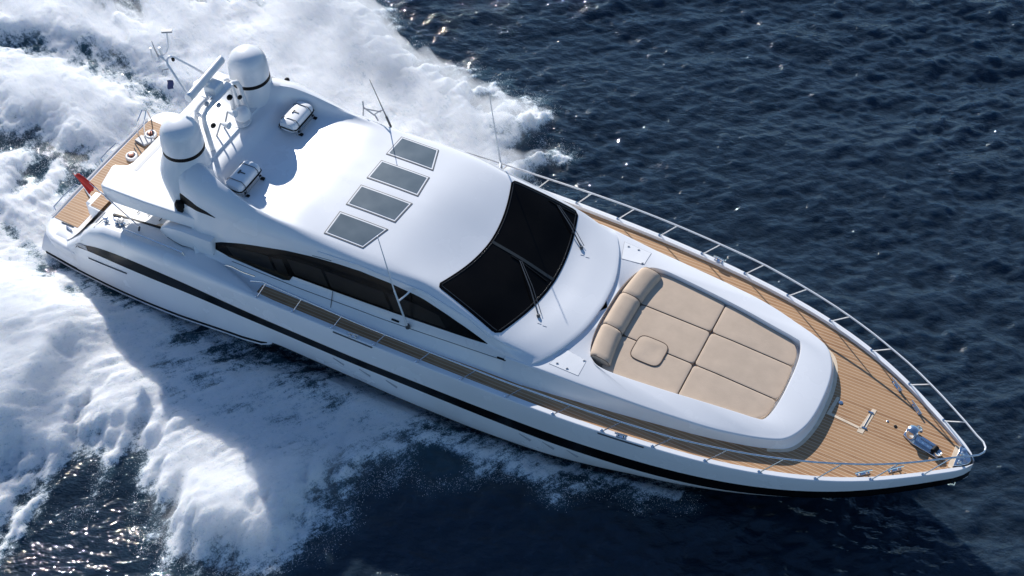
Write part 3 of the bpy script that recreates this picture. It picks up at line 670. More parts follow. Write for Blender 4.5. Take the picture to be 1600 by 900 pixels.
# ------------------------------------------------------------------ antennas
for sgn in (1, -1):
    mb = MB(); mb.tube([(15.62, sgn * 3.42, 3.48), (15.32, sgn * 3.50, 5.1)], .035, 8, .03); mb.tube([(15.32, sgn * 3.50, 5.1), (14.97, sgn * 3.58, 7.5)], .024, 8, .012)
    ant = mb.build('whip_antenna', STL, yacht, smooth=80)
    MB().tube([(15.40, sgn * 3.48, 4.6), (15.55, sgn * 3.2, 4.72), (15.65, sgn * 2.93, 4.80)], .03, 6).build('antenna_bracket', STL, ant)
    mb = MB(); mb.lathe((15.63, sgn * 3.40, 3.36), [(.08, 0), (.08, .06), (.045, .16), (.01, .16)], 12); mb.build('antenna_foot', DGR, ant)
    MB().box((15.66, sgn * 2.92, 4.82), (.2, .08, .06)).build('antenna_clip', STL, ant)
mb = MB(); mb.tube([(11.45, 2.98, 4.95), (11.28, 3.0, 5.35)], .04, 8); mb.tube([(11.28, 3.0, 5.35), (10.72, 3.05, 6.75)], .02, 8, .010); a2 = mb.build('short_antenna', DGR, yacht)
for p in ([(10.3, 3.05, 4.95), (10.35, 3.05, 5.35), (10.3, 3.12, 5.55)], [(10.9, 3.05, 4.95), (10.78, 3.05, 5.2), (11.05, 3.03, 5.5), (11.2, 3.0, 5.6)], [(10.35, 3.05, 5.35), (10.78, 3.05, 5.15)], [(10.35, 3.05, 5.30), (11.05, 3.03, 5.45)]):
    MB().tube(p, .025, 6).build('antenna_frame', GRY, a2)
mb = MB(); mb.lathe((7.45, 2.80, 5.58), [(.07, -.05), (.09, .02), (.09, .1), (.05, .14), (.01, .15)], 12); mb.build('deck_light', RUB, yacht)

# ------------------------------------------------------------------ radar gantry and mast
zpl = 5.42
mb = MB()
for sgn in (1, -1):
    mb.tube([(6.42, sgn * .95, zpl), (6.45, sgn * .95, 6.5), (6.46, sgn * .88, 6.78), (6.46, sgn * .70, 6.86), (6.46, 0, 6.88)], .075, 10)
    mb.tube([(6.95, sgn * 1.05, zpl), (6.82, sgn * 1.02, 6.5), (6.78, sgn * .95, 6.74), (6.76, sgn * .75, 6.84), (6.76, 0, 6.86)], .085, 10)
    mb.tube([(6.44, sgn * .9, 6.72), (6.8, sgn * .96, 6.70)], .06, 8)
    mb.tube([(6.46, sgn * .95, 6.35), (6.25, sgn * 1.3, 5.9)], .045, 8)
gan = mb.build('radar_gantry', STL, yacht, smooth=70)
MB().box((6.6, .15, 6.93), (.62, .95, .06)).build('gantry_plate', STL, gan)
mb = MB(); mb.prism([(6.28, -.12), (6.28, .38), (6.72, .38), (6.72, -.12)], 6.96, 7.22, .06); rd = mb.build('radar_scanner', STL, yacht)
mb = MB(); mb.lathe((6.35, .05, 7.2), [(.10, 0), (.10, .12), (.02, .13)], 14)
mb.build('radar_post', STL, rd)
mb = MB()
ax = Vector((-.06, 1, 0)).normalized(); rows = []
for t in np.linspace(-1.05, 1.05, 3):
    c = Vector((6.30, .02, 7.42)) + ax * t; sd = Vector((ax.y, -ax.x, 0)); rows.append([c + sd * (.13 * math.cos(a)) + Vector((0, 0, .16 * math.sin(a))) for a in np.linspace(0, 2 * math.pi, 17)[:-1]])
mb.rings(rows); mb.build('radar_bar', STL, rd, smooth=60)
# things bolted on the gantry
for (x, y, z, r, m_) in ((6.95, -.35, 6.80, .07, GRY), (7.0, .2, 6.72, .08, RUB), (6.98, .72, 6.3, .06, RUB), (6.7, -.62, 6.98, .06, GRY), (6.62, -.3, 6.98, .05, CHR), (6.9, -.75, 6.2, .07, RUB)):
    mb = MB(); mb.lathe((x, y, z), [(r, -.03), (r * 1.2, .02), (r * 1.1, .1), (r * .3, .14)], 12, axis=(.6, 0, .8)); mb.build('mast_fitting', m_, gan)
for y, z in ((.1, 6.15), (-.35, 6.0)):
    mb = MB(); mb.tube([(6.95, y, z), (7.25, y, z + .03)], .05, 10, .13); mb.build('air_horn', STL, gan)
    MB().tube([(6.9, y, z), (6.7, y - .1, zpl)], .03, 6).build('horn_bracket', GRY, gan)
MB().tube([(6.76, .72, 6.78), (6.85, .75, 6.2), (6.95, .72, zpl)], .05, 8).build('gantry_strut', STL, gan)
mb = MB(); mb.lathe((7.12, .56, 5.64), [(.06, -.2), (.08, -.14), (.22, -.09), (.29, .03), (.30, .12), (.25, .28), (.15, .38), (.02, .41)], 24); ball = mb.build('tv_dome', GEL, yacht, smooth=80)
mb = MB(); mb.lathe((7.0, .55, 5.40), [(.36, 0), (.36, .03), (.02, .035)], 20); mb.build('tv_dome_base', GEL, ball)
for y in (.38, .72):
    mb = MB(); mb.lathe((7.28, y, 5.43), [(.045, 0), (.045, .04), (.01, .05)], 10); mb.build('base_bolt', STL, ball)
# raked signal mast
mb = MB()
mb.tube([(6.0, -.52, 6.9), (5.5, -.30, 7.1), (4.95, -.12, 7.62), (4.86, -.02, 7.72), (4.88, .10, 7.76), (5.0, .2, 7.72), (5.6, .38, 7.35), (6.15, .52, 7.0)], .042, 8)
mb.tube([(4.86, -.05, 7.70), (4.62, -.02, 7.75), (4.50, 0, 7.80)], .045, 8)
mast = mb.build('signal_mast', STL, yacht, smooth=70)
MB().tube([(4.52, -.28, 8.28), (4.54, -.30, 7.92), (4.58, -.24, 7.72), (4.62, 0, 7.72), (4.66, .26, 7.76), (4.72, .36, 7.95), (4.80, .34, 8.62)], .026, 8).build('mast_fork', STL, mast)
MB().tube([(4.56, -.05, 7.74), (4.50, -.08, 8.1), (4.47, -.10, 8.42)], .026, 8, .014).build('mast_light', GRY, mast)
MB().tube([(4.58, .10, 7.74), (4.56, .08, 8.05)], .05, 8).build('mast_light', STL, mast)
MB().box((4.81, .34, 8.64), (.34, .13, .07), R(30)).build('wind_sensor', GRY, mast)
mb = MB(); mb.lathe((4.98, .15, 7.66), [(.05, -.06), (.06, .04), (.02, .08)], 10); mb.build('mast_light', RUB, mast)
MB().tube([(5.0, -.18, 7.5), (4.82, -.28, 7.46), (4.80, -.30, 7.38)], .02, 6).build('flag_halyard', GRY, mast)

# ------------------------------------------------------------------ loose gear that rests on the yacht: things of their own
def canister(y, label):
    c = Vector((8.52, y, 5.02)); root = empty('liferaft_canister', c, label, 'life raft', 'life raft canisters on the roof')
    rows = []; L = .62; hw = .34
    for t in np.linspace(-1, 1, 15):
        e = 1 - max(0, (abs(t) - .86) / .14) ** 2 * .22
        ring = []
        for a in np.linspace(0, 2 * math.pi, 33)[:-1]:
            ca, sa = math.cos(a), math.sin(a); q = 4.0
            r = (abs(ca) ** q + abs(sa) ** q) ** (-1 / q)
            ring.append(c + Vector((r * ca * hw * e * (1 - .12 * max(0, sa)), t * L, .30 + r * sa * .20 * e)))
        rows.append(ring)
    MB().rings(rows).build('canister', GEL, root, smooth=50)
    rr = []
    for a in np.linspace(0, 2 * math.pi, 33):
        ca, sa = math.cos(a), math.sin(a); q = 8; r = (abs(ca) ** q + abs(sa) ** q) ** (-1 / q); rr.append(c + Vector((r * ca * (hw + .02), r * sa * (L + .01), .26)))
    MB().tube(rr, .026, 6, cap=False).build('rim', RUB, root)
    for t in (-.38, .38):
        MB().tube([c + Vector((-hw - .03, t, .06)), c + Vector((-hw - .01, t, .40)), c + Vector((-hw * .7, t, .515)), c + Vector((hw * .7, t, .515)), c + Vector((hw + .01, t, .40)), c + Vector((hw + .03, t, .06))], .012, 6).build('strap', DGR, root)
    mb = MB(); mb.box(c + Vector((-.1, 0, .515)), (.05, .16, .03)); mb.box(c + Vector((.0, 0, .515)), (.24, .03, .02)); mb.build('release', DGR, root)
    for sx in (-.3, .36):
        for sy in (-.45, .45):
            mb = MB(); mb.tube([c + Vector((sx, sy, -.02)), c + Vector((sx, sy, .16))], .03, 6); mb.box(c + Vector((sx + (.06 if sx > 0 else -.02), sy, .03)), (.16, .1, .06)); mb.build('foot', RUB, root)
    MB().tube([c + Vector((.36, -.62, .12)), c + Vector((.40, -.45, .08)), c + Vector((.38, .5, .10))], .018, 6).build('cradle_bar', GRY, root)
    MB().tube([c + Vector((-.44, -.5, .04)), c + Vector((-.52, -.25, .1)), c + Vector((-.50, .2, .06))], .012, 6).build('lashing', DGR, root)
canister(1.65, 'white life raft canister on the roof nearer the far rail, its top in sunshine')
canister(-1.62, 'white life raft canister on the roof beside the near wing, wholly in shade')

# sun pad cushions
PZ = lambda x: TOPZ(x) - .125
def well_half(x):
    P = np.array(WELL); 
    k = int(np.argmax(P[:, 1])); 
    fr = P[k:]; bk = P[:k + 1]
    if x > fr[0, 0]: return float(np.interp(x, fr[:, 0], fr[:, 1]))
    return float(np.interp(x, bk[:, 0], bk[:, 1]))
def cushion(name, pts, label, puff=.006, th=.16, corner=None):
    """flat mattress panel: rounded outline, slightly domed top"""
    O = [Vector(p) for p in pts]
    # densify outline
    D = []
    for i in range(len(O)):
        a, b = O[i], O[(i + 1) % len(O)]
        n = max(2, int((b - a).length / .12))
        D += [a + (b - a) * k / n for k in range(n)]
    # corner rounding by smoothing
    for _ in range(1): D = [(D[i - 1] + D[i] * 2 + D[(i + 1) % len(D)]) / 4 for i in range(len(D))]
    c = sum(D, Vector((0, 0))) / len(D); rings = []
    for k, dz in ((.992, -th), (.998, -.04), (.996, -.014), (.988, -.004), (.975, 0), (.9, puff * .3), (.6, puff), (.3, puff)):
        rings.append([(p.x * k + c.x * (1 - k), p.y * k + c.y * (1 - k), PZ(p.x * k + c.x * (1 - k)) + dz) for p in D])
    mb = MB(); mb.rings(rings); o = mb.build(name, TAN, None, smooth=70)
    o['label'] = label; o['category'] = 'cushion'; o['group'] = 'tan cushions of the foredeck sun pad'
    pip = MB(); pip.tube([(p.x * .988 + c.x * .012, p.y * .988 + c.y * .012, PZ(p.x) - .018) for p in D] + [(D[0].x * .988 + c.x * .012, D[0].y * .988 + c.y * .012, PZ(D[0].x) - .018)], .011, 6, cap=False)
    pip.build('piping', SEAM, o)
    return o
Y1, Y2, XM = .74, -.70, 24.29
g = .012
wx = lambda x: well_half(x) - .012
A0 = 21.78
def edge(x0, x1, sgn, n=9): return [(x, sgn * wx(x)) for x in np.linspace(x0, x1, n)]
cushion('mattress_panel', [(A0, Y1 + g)] + [(XM - g, Y1 + g)] + edge(XM - g, A0, 1), 'tan mattress panel beside the far coaming, touching the far bolster')
cushion('mattress_panel', [(A0 + .08, Y2 + g), (XM - g, Y2 + g), (XM - g, Y1 - g), (A0 + .08, Y1 - g)], 'tan mattress panel in front of the middle bolster, in the middle of the aft row')
# starboard aft panel, with a notch for the hatch cushion
cushion('mattress_panel', edge(A0, XM - g, -1) + [(XM - g, Y2 - g), (A0 + .05, Y2 - g)], 'tan mattress panel under the rounded square cushion, against the near coaming')
FX = 27.10
def front_x(y): return 27.08 - .12 * (y / 1.6) ** 2 * 1.2
cushion('mattress_panel', [(XM + g, Y1 + g)] + [(front_x(Y1), Y1 + g), (front_x(1.3), 1.3), (26.85, 1.55)] + edge(26.6, XM + g, 1), 'tan tapering mattress panel at the bow end of the pad, along the far coaming')
cushion('mattress_panel', [(XM + g, Y2 + g), (front_x(Y2), Y2 + g), (front_x(0), 0), (front_x(Y1), Y1 - g), (XM + g, Y1 - g)], 'long tan middle mattress panel at the bow end of the pad, between two tapering panels')
cushion('mattress_panel', edge(XM + g, 26.6, -1) + [(26.85, -1.55), (front_x(1.3), -1.3), (front_x(Y2), Y2 - g), (XM + g, Y2 - g)], 'tan tapering mattress panel at the bow end of the pad, along the near coaming')
# raised rounded square cushion
sq = [(22.35, -1.34), (22.35, -.36), (23.35, -.42), (23.35, -1.38)]
O = []
cx, cy = 22.86, -.885
for a in np.linspace(0, 2 * math.pi, 49)[:-1]:
    ca, sa = math.cos(a), math.sin(a); q = 4.5; r = (abs(ca) ** q + abs(sa) ** q) ** (-1 / q); O.append(Vector((cx + r * ca * .50, cy + r * sa * .50)))
rings = []
for k, dz in ((1.0, -.03), (1.0, .016), (.985, .024), (.96, .027), (.6, .029), (.3, .029)):
    rings.append([(cx + (p.x - cx) * k, cy + (p.y - cy) * k, PZ(p.x) + dz) for p in O])
hc = MB().rings(rings).build('table_cushion', TAN, None, smooth=60)
tag(hc, 'small tan rounded square cushion set on the pad in front of the near bolster', 'cushion', 'tan cushions of the foredeck sun pad')
MB().tube([(cx + (p.x - cx) * 1.005, cy + (p.y - cy) * 1.005, PZ(p.x) + .02) for p in O] + [(cx + (O[0].x - cx) * 1.005, cy, PZ(O[0].x) + .042)], .016, 6, cap=False).build('piping', SEAM, hc)
# bolsters along the curved aft edge
BO = [(21.20, 2.02, ), (21.08, 1.35), (21.05, .74), (21.03, .1), (21.05, -.70), (21.10, -1.35), (21.26, -2.0)]
def bol_x(y): return 21.10 + .18 * (abs(y) / 2.0) ** 2.6
def bolster(y0, y1, label):
    rows = []
    for t in np.linspace(0, 1, 17):
        y = y0 + (y1 - y0) * t; e = min(t, 1 - t) * 2
        k = 1 - .10 * max(0, 1 - e / .10) ** 2
        c = Vector((bol_x(y) + .40, y, PZ(21.5) + .03)); r = []
        for a in np.linspace(0, 2 * math.pi, 25)[:-1]:
            ca, sa = math.cos(a), math.sin(a); q = 2.7; rr = (abs(ca) ** q + abs(sa) ** q) ** (-1 / q)
            r.append(c + Vector((rr * ca * .36 * k, 0, rr * sa * .235 * k + .06 * (-ca))))
        rows.append(r)
    o = MB().rings(rows).build('bolster', TAN, None, smooth=70)
    tag(o, label, 'cushion', 'tan cushions of the foredeck sun pad')
    for y in (y0, y1):
        s = 1 if y == y0 else -1
        pts = rows[0 if y == y0 else -1]
        MB().tube([p for p in pts] + [pts[0]], .010, 6, cap=False).build('piping', SEAM, o)
bolster(2.04, .745, 'fat tan backrest bolster nearest the far coaming at the aft end of the pad')
bolster(.735, -.695, 'fat tan backrest bolster in the middle, between two other bolsters')
bolster(-.705, -2.02, 'fat tan backrest bolster nearest the near coaming, behind the rounded square cushion')

# ensign on its raked staff
en = empty('ensign_staff', (5.19, -3.5, 2.98), 'red ensign fluttering from a raked staff above the teak swim platform', 'flag')
MB().tube([(5.15, -3.52, 2.95), (5.2, -3.5, 3.14)], .035, 8).build('staff_socket', DGR, en)
MB().tube([(5.2, -3.5, 3.14), (3.31, -3.3, 4.15), (2.86, -3.25, 4.39)], .024, 8, .018).build('staff', CHR, en)
rows = []
for i in range(15):
    u = i / 14
    row = []
    for j in range(8):
        v = j / 7
        b = Vector((2.84, -3.25, 4.40)).lerp(Vector((3.42, -3.31, 4.09)), v)
        p = b + Vector((-.35 * u * (1 - .2 * v) + .02, -.10 * u - .10 * math.sin(5.0 * u + 1.2 * v) * u, -.34 * u * (.4 + .9 * v) + .05 * math.sin(7 * u + 2 * v)))
        row.append(p)
    rows.append(row)
fl = MB().grid(rows).build('flag_cloth', RED, en, smooth=80)
mod = fl.modifiers.new('thickness', 'SOLIDIFY'); mod.thickness = .008
# small blue pennant on the mast
rows = []
for i in range(9):
    u = i / 8
    rows.append([Vector((4.92 + .26 * v + .02 * math.sin(6 * u), -.30 - .05 * u, 7.06 + .10 * v - .34 * u + .02 * math.sin(5 * u + v * 3))) for v in np.linspace(0, 1, 6)])
pf = MB().grid(rows).build('pennant', BLU, None, smooth=80)
mod = pf.modifiers.new('thickness', 'SOLIDIFY'); mod.thickness = .008
tag(pf, 'small dark blue flag hanging below the raked signal mast', 'flag')

#SEA
# ------------------------------------------------------------------ sea surface, wake foam and spray
def axis(a, b, step, far):
    core = np.arange(a, b + step / 2, step); out = []; s = step; v = b
    while v < far: s *= 1.22; v += s; out.append(v)
    lo = []; s = step; v = a
    while v > -far: s *= 1.22; v -= s; lo.append(v)
    return np.array(lo[::-1] + list(core) + out)
gx = axis(-15, 38.5, .075, 3500); gy = axis(-19, 30, .075, 3500)
GX, GY = np.meshgrid(gx, gy, indexing='ij')
TABS = [rng.random((256, 256)) for _ in range(12)]
def vnoise(x, y, k=0):
    T = TABS[k % 12]; xi = np.floor(x).astype(int); yi = np.floor(y).astype(int); fx = x - xi; fy = y - yi
    fx = fx * fx * fx * (fx * (fx * 6 - 15) + 10); fy = fy * fy * fy * (fy * (fy * 6 - 15) + 10)
    a = T[xi & 255, yi & 255]; b = T[(xi + 1) & 255, yi & 255]; c = T[xi & 255, (yi + 1) & 255]; d = T[(xi + 1) & 255, (yi + 1) & 255]
    return (a * (1 - fx) + b * fx) * (1 - fy) + (c * (1 - fx) + d * fx) * fy
def fbm(x, y, oct=4, k=0, gain=.5):
    s = 0; a = 1; t = 0
    for o in range(oct):
        c, n = math.cos(.6 * o), math.sin(.6 * o)
        s = s + a * vnoise((x * c - y * n) * 2 ** o + 17.3 * o, (x * n + y * c) * 2 ** o + 9.1 * o, k + o); t += a; a *= gain
    return s / t
def billow(x, y, oct=4, k=0):
    s = 0; a = 1; t = 0
    for o in range(oct):
        c, n = math.cos(.8 * o), math.sin(.8 * o)
        s = s + a * (1 - np.abs(2 * vnoise((x * c - y * n) * 2 ** o + 31.7 * o, (x * n + y * c) * 2 ** o + 3.3 * o, k + o) - 1) * 1.6); t += a; a *= .55
    return s / t
def sst(e0, e1, x): t = np.clip((x - e0) / (e1 - e0), 0, 1); return t * t * (3 - 2 * t)
def sdist(poly):
    """positive inside"""
    P = np.array(poly, float); d = np.full(GX.shape, 1e9); ins = np.zeros(GX.shape, bool)
    for i in range(len(P)):
        a = P[i]; b = P[(i + 1) % len(P)]; ab = b - a
        t = np.clip(((GX - a[0]) * ab[0] + (GY - a[1]) * ab[1]) / (ab @ ab), 0, 1)
        d = np.minimum(d, np.hypot(GX - a[0] - ab[0] * t, GY - a[1] - ab[1] * t))
        if a[1] != b[1]:
            ins ^= ((GY < a[1]) != (GY < b[1])) & (GX < (b[0] - a[0]) * (GY - a[1]) / (b[1] - a[1]) + a[0])
    return np.where(ins, d, -d)
def pline(pts):
    P = np.array(pts, float); d = np.full(GX.shape, 1e9)
    for a, b in zip(P[:-1], P[1:]):
        ab = b - a; t = np.clip(((GX - a[0]) * ab[0] + (GY - a[1]) * ab[1]) / (ab @ ab), 0, 1)
        d = np.minimum(d, np.hypot(GX - a[0] - ab[0] * t, GY - a[1] - ab[1] * t))
    return d
def blob(x, y, r, sx=1., ang=0.):
    c, s = math.cos(ang), math.sin(ang); dx = GX - x; dy = GY - y
    return np.exp(-(((dx * c + dy * s) / (r * sx)) ** 2 + ((-dx * s + dy * c) / r) ** 2))
# open-water chop: many short crested wave trains
fine = (GX > -20) & (GX < 45) & (GY > -25) & (GY < 36)
H = np.zeros(GX.shape); DXF = np.hypot(np.maximum(0, np.abs(GX - 12) - 30), np.maximum(0, np.abs(GY - 5) - 28))
fade = np.exp(-DXF / 25.)
base_dir = math.atan2(.89, -.45)
for i in range(90):
    lam = .26 * (3.6 / .26) ** rng.random(); th = base_dir + rng.normal(.15 if lam < 1.3 else 0, 1.05 if lam < 1.3 else .6); k = 2 * math.pi / lam
    amp = (.0068 if lam < 1.0 else .0042) * lam ** .92 * (.6 + .8 * rng.random()); ph = rng.random() * 6.283
    wgt = fade if lam < 3 else np.exp(-DXF / 200.)
    q = np.sin(k * (GX * math.cos(th) + GY * math.sin(th)) + ph + 1.6 * (fbm(GX * .22 + i, GY * .22, 2, i) - .5) * 2)
    H += amp * wgt * (q + .28 * (q * q - .5))
H *= (1 - .6 * blob(9.2, -13.5, 4.0)) * (.35 + 1.4 * fbm(GX * .10 + 5, GY * .10, 3, 2))
for lam, th, am in ((6.5, base_dir + .25, .045), (9.5, base_dir - .3, .06)):
    H += am * np.exp(-DXF / 200.) * np.sin(2 * math.pi / lam * (GX * math.cos(th) + GY * math.sin(th)) + 2.5 * fbm(GX * .08, GY * .08, 2, 4)) 
# hull plan, for distances to the hull
hullpoly = [(0.2, -3.4)] + [(x, -(yg(x) - .02 - (.75 if x > 18 else .2) * max(0, (x - 16) / 10))) for x in np.linspace(1, 26, 26)] + [(27.5, 0)]
hullpoly = hullpoly + [(x, -y) for x, y in hullpoly[-2::-1]]
dh = -sdist(hullpoly)                                   # >0 outside the hull
w1 = (fbm(GX * .55, GY * .55, 4, 1) - .5) * 2; w2 = (fbm(GX * 1.9, GY * 1.9, 4, 5) - .5) * 2
# near-side spray
S_ = [(26.2, 0), (25.6, -3.2), (24.0, -3.95), (22.4, -4.15), (21.7, -4.95), (20.6, -4.85), (19.7, -5.25), (18.4, -6.0), (17.2, -6.3), (16.6, -7.0), (15.9, -9.2), (15.5, -11.0), (14.2, -12.2), (12.6, -13.2), (11.3, -12.3), (10.2, -11.3), (9.2, -10.7), (8.0, -10.1), (7.3, -11.6), (7.3, -14), (6.8, -17), (5, -40), (-40, -60), (-40, 0)]
def aniso0(ang, sl, sw, k):
    c, s = math.cos(ang), math.sin(ang); u = GX * c + GY * s; v = -GX * s + GY * c
    return fbm(u * sl + .25 * w1, v * sw + .25 * w1, 4, k, .6)
fing = (aniso0(R(282), .22, 1.15, 10) - .5) * 2; fing2 = (aniso0(R(70), .35, 1.3, 9) - .5) * 2
dS = sdist(S_) + .7 * w1 + .45 * w2 + 1.7 * fing * sst(17, 14, GX)
P_ = [(16.2, 0), (16.0, 6.2), (15.6, 7.6), (15.2, 8.5), (14.0, 9.7), (12.9, 11.0), (9.7, 11.8), (7.4, 11.9), (6.5, 12.6), (3.6, 14.2), (-2, 18), (-12, 24), (-40, 40), (-40, 0)]
dP = sdist(P_) + 1.2 * w1 + .6 * w2 + 1.3 * fing2
FS = sst(-.9, 1.9, dS); FP = sst(-.9, 1.7, dP)
F = np.maximum(FS, FP)
aft = sst(3, -1, GX)
# foam thinned along the near hull: its trough, plus painted hull shade
tr = sst(1.15, .15, dh + .45 * w1 + .25 * w2) * (GY < 0) * sst(.2, 1.5, GX) * sst(16.5, 11, GX)
tr2 = sst(.9, .1, dh + .3 * w1) * (GY < 0) * sst(14, 17, GX) * .7
F = F * (1 - .60 * tr) * (1 - .8 * tr2)
F *= 1 - .26 * sst(-4.4, -5.2, GY) * sst(4.5, 7.5, GX) * sst(4.6, 2.0, dh) * (GY < 0)
F -= 1.0 * blob(17.75, -5.45, .62, 1.2, -.4)
# dark tongue between stern wash and quarter wave
F -= .45 * sst(.50, .0, pline([(-6, -2.3), (-3.4, -3.0), (-1.5, -3.6), (.7, -4.4), (1.9, -5.0), (3.2, -5.15)]) + .28 * w1 + .12 * w2) * sst(4.5, 2.0, GX)
# bands of darker, streaked water on the far side
st_ = pline([(-14, 4.0), (-9, 4.3), (-5.6, 5.1), (-2.6, 5.0), (-.6, 4.4), (1.2, 4.3)])
F -= .56 * sst(1.25, .0, st_ + .5 * w1 + .35 * w2) * sst(2.6, -1.5, GX)
an = fbm((GX * .84 - GY * .54) * .35, (GX * .54 + GY * .84) * 1.3, 4, 7)
F -= .75 * sst(.46, .66, an) * sst(0, 4, GY - 6.2 + .35 * (GX + 6)) * sst(1.5, -3.5, GX)
F -= .45 * blob(10.6, 10.6, 1.2, 1.8, -.5) * sst(.42, .62, fbm(GX * .9, GY * .9, 3, 3) + .1)
F -= .5 * blob(13.8, 8.4, .8, 1.4, -.9)
# thin bow foam and a faint foam patch painting the glint on the mist
F = np.maximum(F, .62 * sst(.5, .05, np.abs(dh - .25 + .3 * w1)) * (GX > 20) * (GX < 25.2))
F = np.maximum(F, .40 * blob(14.9, -8.4, .9, 2.2, -.95))
F = np.clip(F, 0, 1.15)
# streaky texture: flow leaves the hull sideways and aft
def aniso(ang, sl, sw, k):
    c, s = math.cos(ang), math.sin(ang); u = GX * c + GY * s; v = -GX * s + GY * c
    return fbm(u * sl + .4 * w1, v * sw + .3 * w1, 4, k)
strS = .5 * aniso(R(240), .40, 1.7, 4) + .5 * aniso(R(236), .8, 4.6, 2); strP = .5 * aniso(R(150), .42, 1.5, 8) + .5 * aniso(R(146), .8, 4.2, 1); strA = .5 * aniso(R(172), .35, 1.6, 3) + .5 * aniso(R(176), .7, 4.5, 6)
mS = sst(.5, -1.5, GY) * (1 - aft * sst(-5, -3, GY)); mA = aft * sst(-4.5, -3, GY) * sst(5, 3, GY); mP = np.clip(1 - mS - mA, 0, 1)
strk = strS * mS + strP * mP + strA * mA
# heights
moundS = sst(.1, 2.6, dS) * sst(.5, 3.6, dh) * (GY < 0)
moundP = sst(.0, 2.2, dP) * sst(.2, 2.2, dh) * (GY > 0)
lobe = sst(0, 1.6, -(GX - 5.6) + .45 * (GY + 6.5) * 0 + .5 * w1) * sst(-4.6, -6.4, GY) * sst(-17, -11, GY)
ridge = np.exp(-(pline([(20.5, -4.9), (17, -6.0), (14.6, -8.2), (13.2, -10.2), (11.6, -10.8)]) / 1.1) ** 2)
rP = np.exp(-(pline([(15.0, 7.3), (13.2, 9.2), (10, 10.3), (6.5, 11.0), (2, 13)]) / 1.3) ** 2)
big = fbm(GX * .38 + 3, GY * .38, 3, 6)
Hf = F ** 1.6 * (.10 + .45 * moundS * (.75 + .5 * big) + .60 * lobe * (.8 + .4 * big) + .38 * ridge + .5 * moundP * (.75 + .5 * big) + .42 * rP)
bl = billow(GX * .8, GY * .8, 5, 2); bl2 = billow(GX * 2.6 + 7, GY * 2.6, 3, 9)
Hf += F ** 1.6 * ((bl - .35) * .06 + (strk - .5) * .27 + (bl2 - .4) * .05) * sst(0, .8, dh)
Hf *= sst(-.1, .5, dh) * fade
Z = H * (1 - .65 * np.clip(F, 0, 1)) + Hf - .05 * tr - .10 * sst(.9, 0, dh) * (GY < 0) * sst(14, 8, GX)
Z = np.where(dh < 0, np.minimum(Z, -.05) - .25 * sst(0, .6, -dh), Z)
# texture of the foam cover
tex = .60 * strk + .20 * bl + .20 * fbm(GX * 4.2, GY * 4.2, 3, 11)
cov = np.clip(F * 1.25 + (tex - .50) * 1.35 * (.35 + F * (1.25 - F) * 3.2), 0, 1) * (F > .01)
cov = np.where(F > .0, cov, 0) * fade
nx, ny = GX.shape
me = bpy.data.meshes.new('sea'); nv = nx * ny
co = np.stack([GX, GY, Z], -1).reshape(-1, 3).astype(np.float32)
ii = (np.arange(nx - 1)[:, None] * ny + np.arange(ny - 1)[None]).ravel()
quads = np.stack([ii, ii + ny, ii + ny + 1, ii + 1], 1).astype(np.int32)
me.vertices.add(nv); me.vertices.foreach_set('co', co.ravel())
me.loops.add(len(quads) * 4); me.loops.foreach_set('vertex_index', quads.ravel())
me.polygons.add(len(quads)); me.polygons.foreach_set('loop_start', np.arange(0, len(quads) * 4, 4, dtype=np.int32))
me.polygons.foreach_set('use_smooth', np.ones(len(quads), bool))
me.update(); me.validate()
at = me.attributes.new('foam', 'FLOAT', 'POINT'); at.data.foreach_set('value', cov.ravel().astype(np.float32))
at = me.attributes.new('aerated', 'FLOAT', 'POINT'); at.data.foreach_set('value', np.clip(np.maximum(F, .55 * np.maximum(sst(-1.4, 1.0, dS) * (1 - .7 * blob(9, -13.5, 3.5)), sst(-1.2, .8, dP))) * fade, 0, 1).ravel().astype(np.float32))

SEA = bpy.data.materials.new('sea_water'); SEA.use_nodes = True
t = SEA.node_tree; b = t.nodes['Principled BSDF']; outn = t.nodes['Material Output']; N = t.nodes.new; L = t.links.new
def math_(op, a, b_=None, c=None):
    n = N('ShaderNodeMath'); n.operation = op
    for i, v in enumerate((a, b_, c)):
        if v is None: continue
        if isinstance(v, (int, float)): n.inputs[i].default_value = v
        else: L(v, n.inputs[i])
    return n.outputs[0]
tc = N('ShaderNodeTexCoord'); afo = N('ShaderNodeAttribute'); afo.attribute_name = 'foam'; aer = N('ShaderNodeAttribute'); aer.attribute_name = 'aerated'
def noise(scale, detail, rough=.6, sc3=None):
    n = N('ShaderNodeTexNoise'); n.inputs['Scale'].default_value = scale; n.inputs['Detail'].default_value = detail; n.inputs['Roughness'].default_value = rough
    if sc3:
        mp = N('ShaderNodeMapping'); mp.inputs['Rotation'].default_value = (0, 0, R(24)); mp.inputs['Scale'].default_value = sc3
        mp.vector_type = 'TEXTURE'; L(tc.outputs['Object'], mp.inputs[0]); L(mp.outputs[0], n.inputs['Vector'])
    else: L(tc.outputs['Object'], n.inputs['Vector'])
    return n.outputs['Fac']
rip = noise(3.6, 2.8, .57, (1.7, 1, 1)); rip2 = noise(9, 1.3, .5, (1.5, 1, 1))
hgt = math_('MULTIPLY_ADD', rip2, .30, rip)
bw = N('ShaderNodeBump'); bw.inputs['Distance'].default_value = .105
L(math_('MULTIPLY_ADD', noise(.16, 3), 1.1, .22), bw.inputs['Strength']); L(hgt, bw.inputs['Height'])
deep = N('ShaderNodeMix'); deep.data_type = 'RGBA'; L(math_('MULTIPLY', aer.outputs['Fac'], .85), deep.inputs[0])
deep.inputs[6].default_value = (.0165, .031, .051, 1); deep.inputs[7].default_value = (.060, .135, .165, 1)
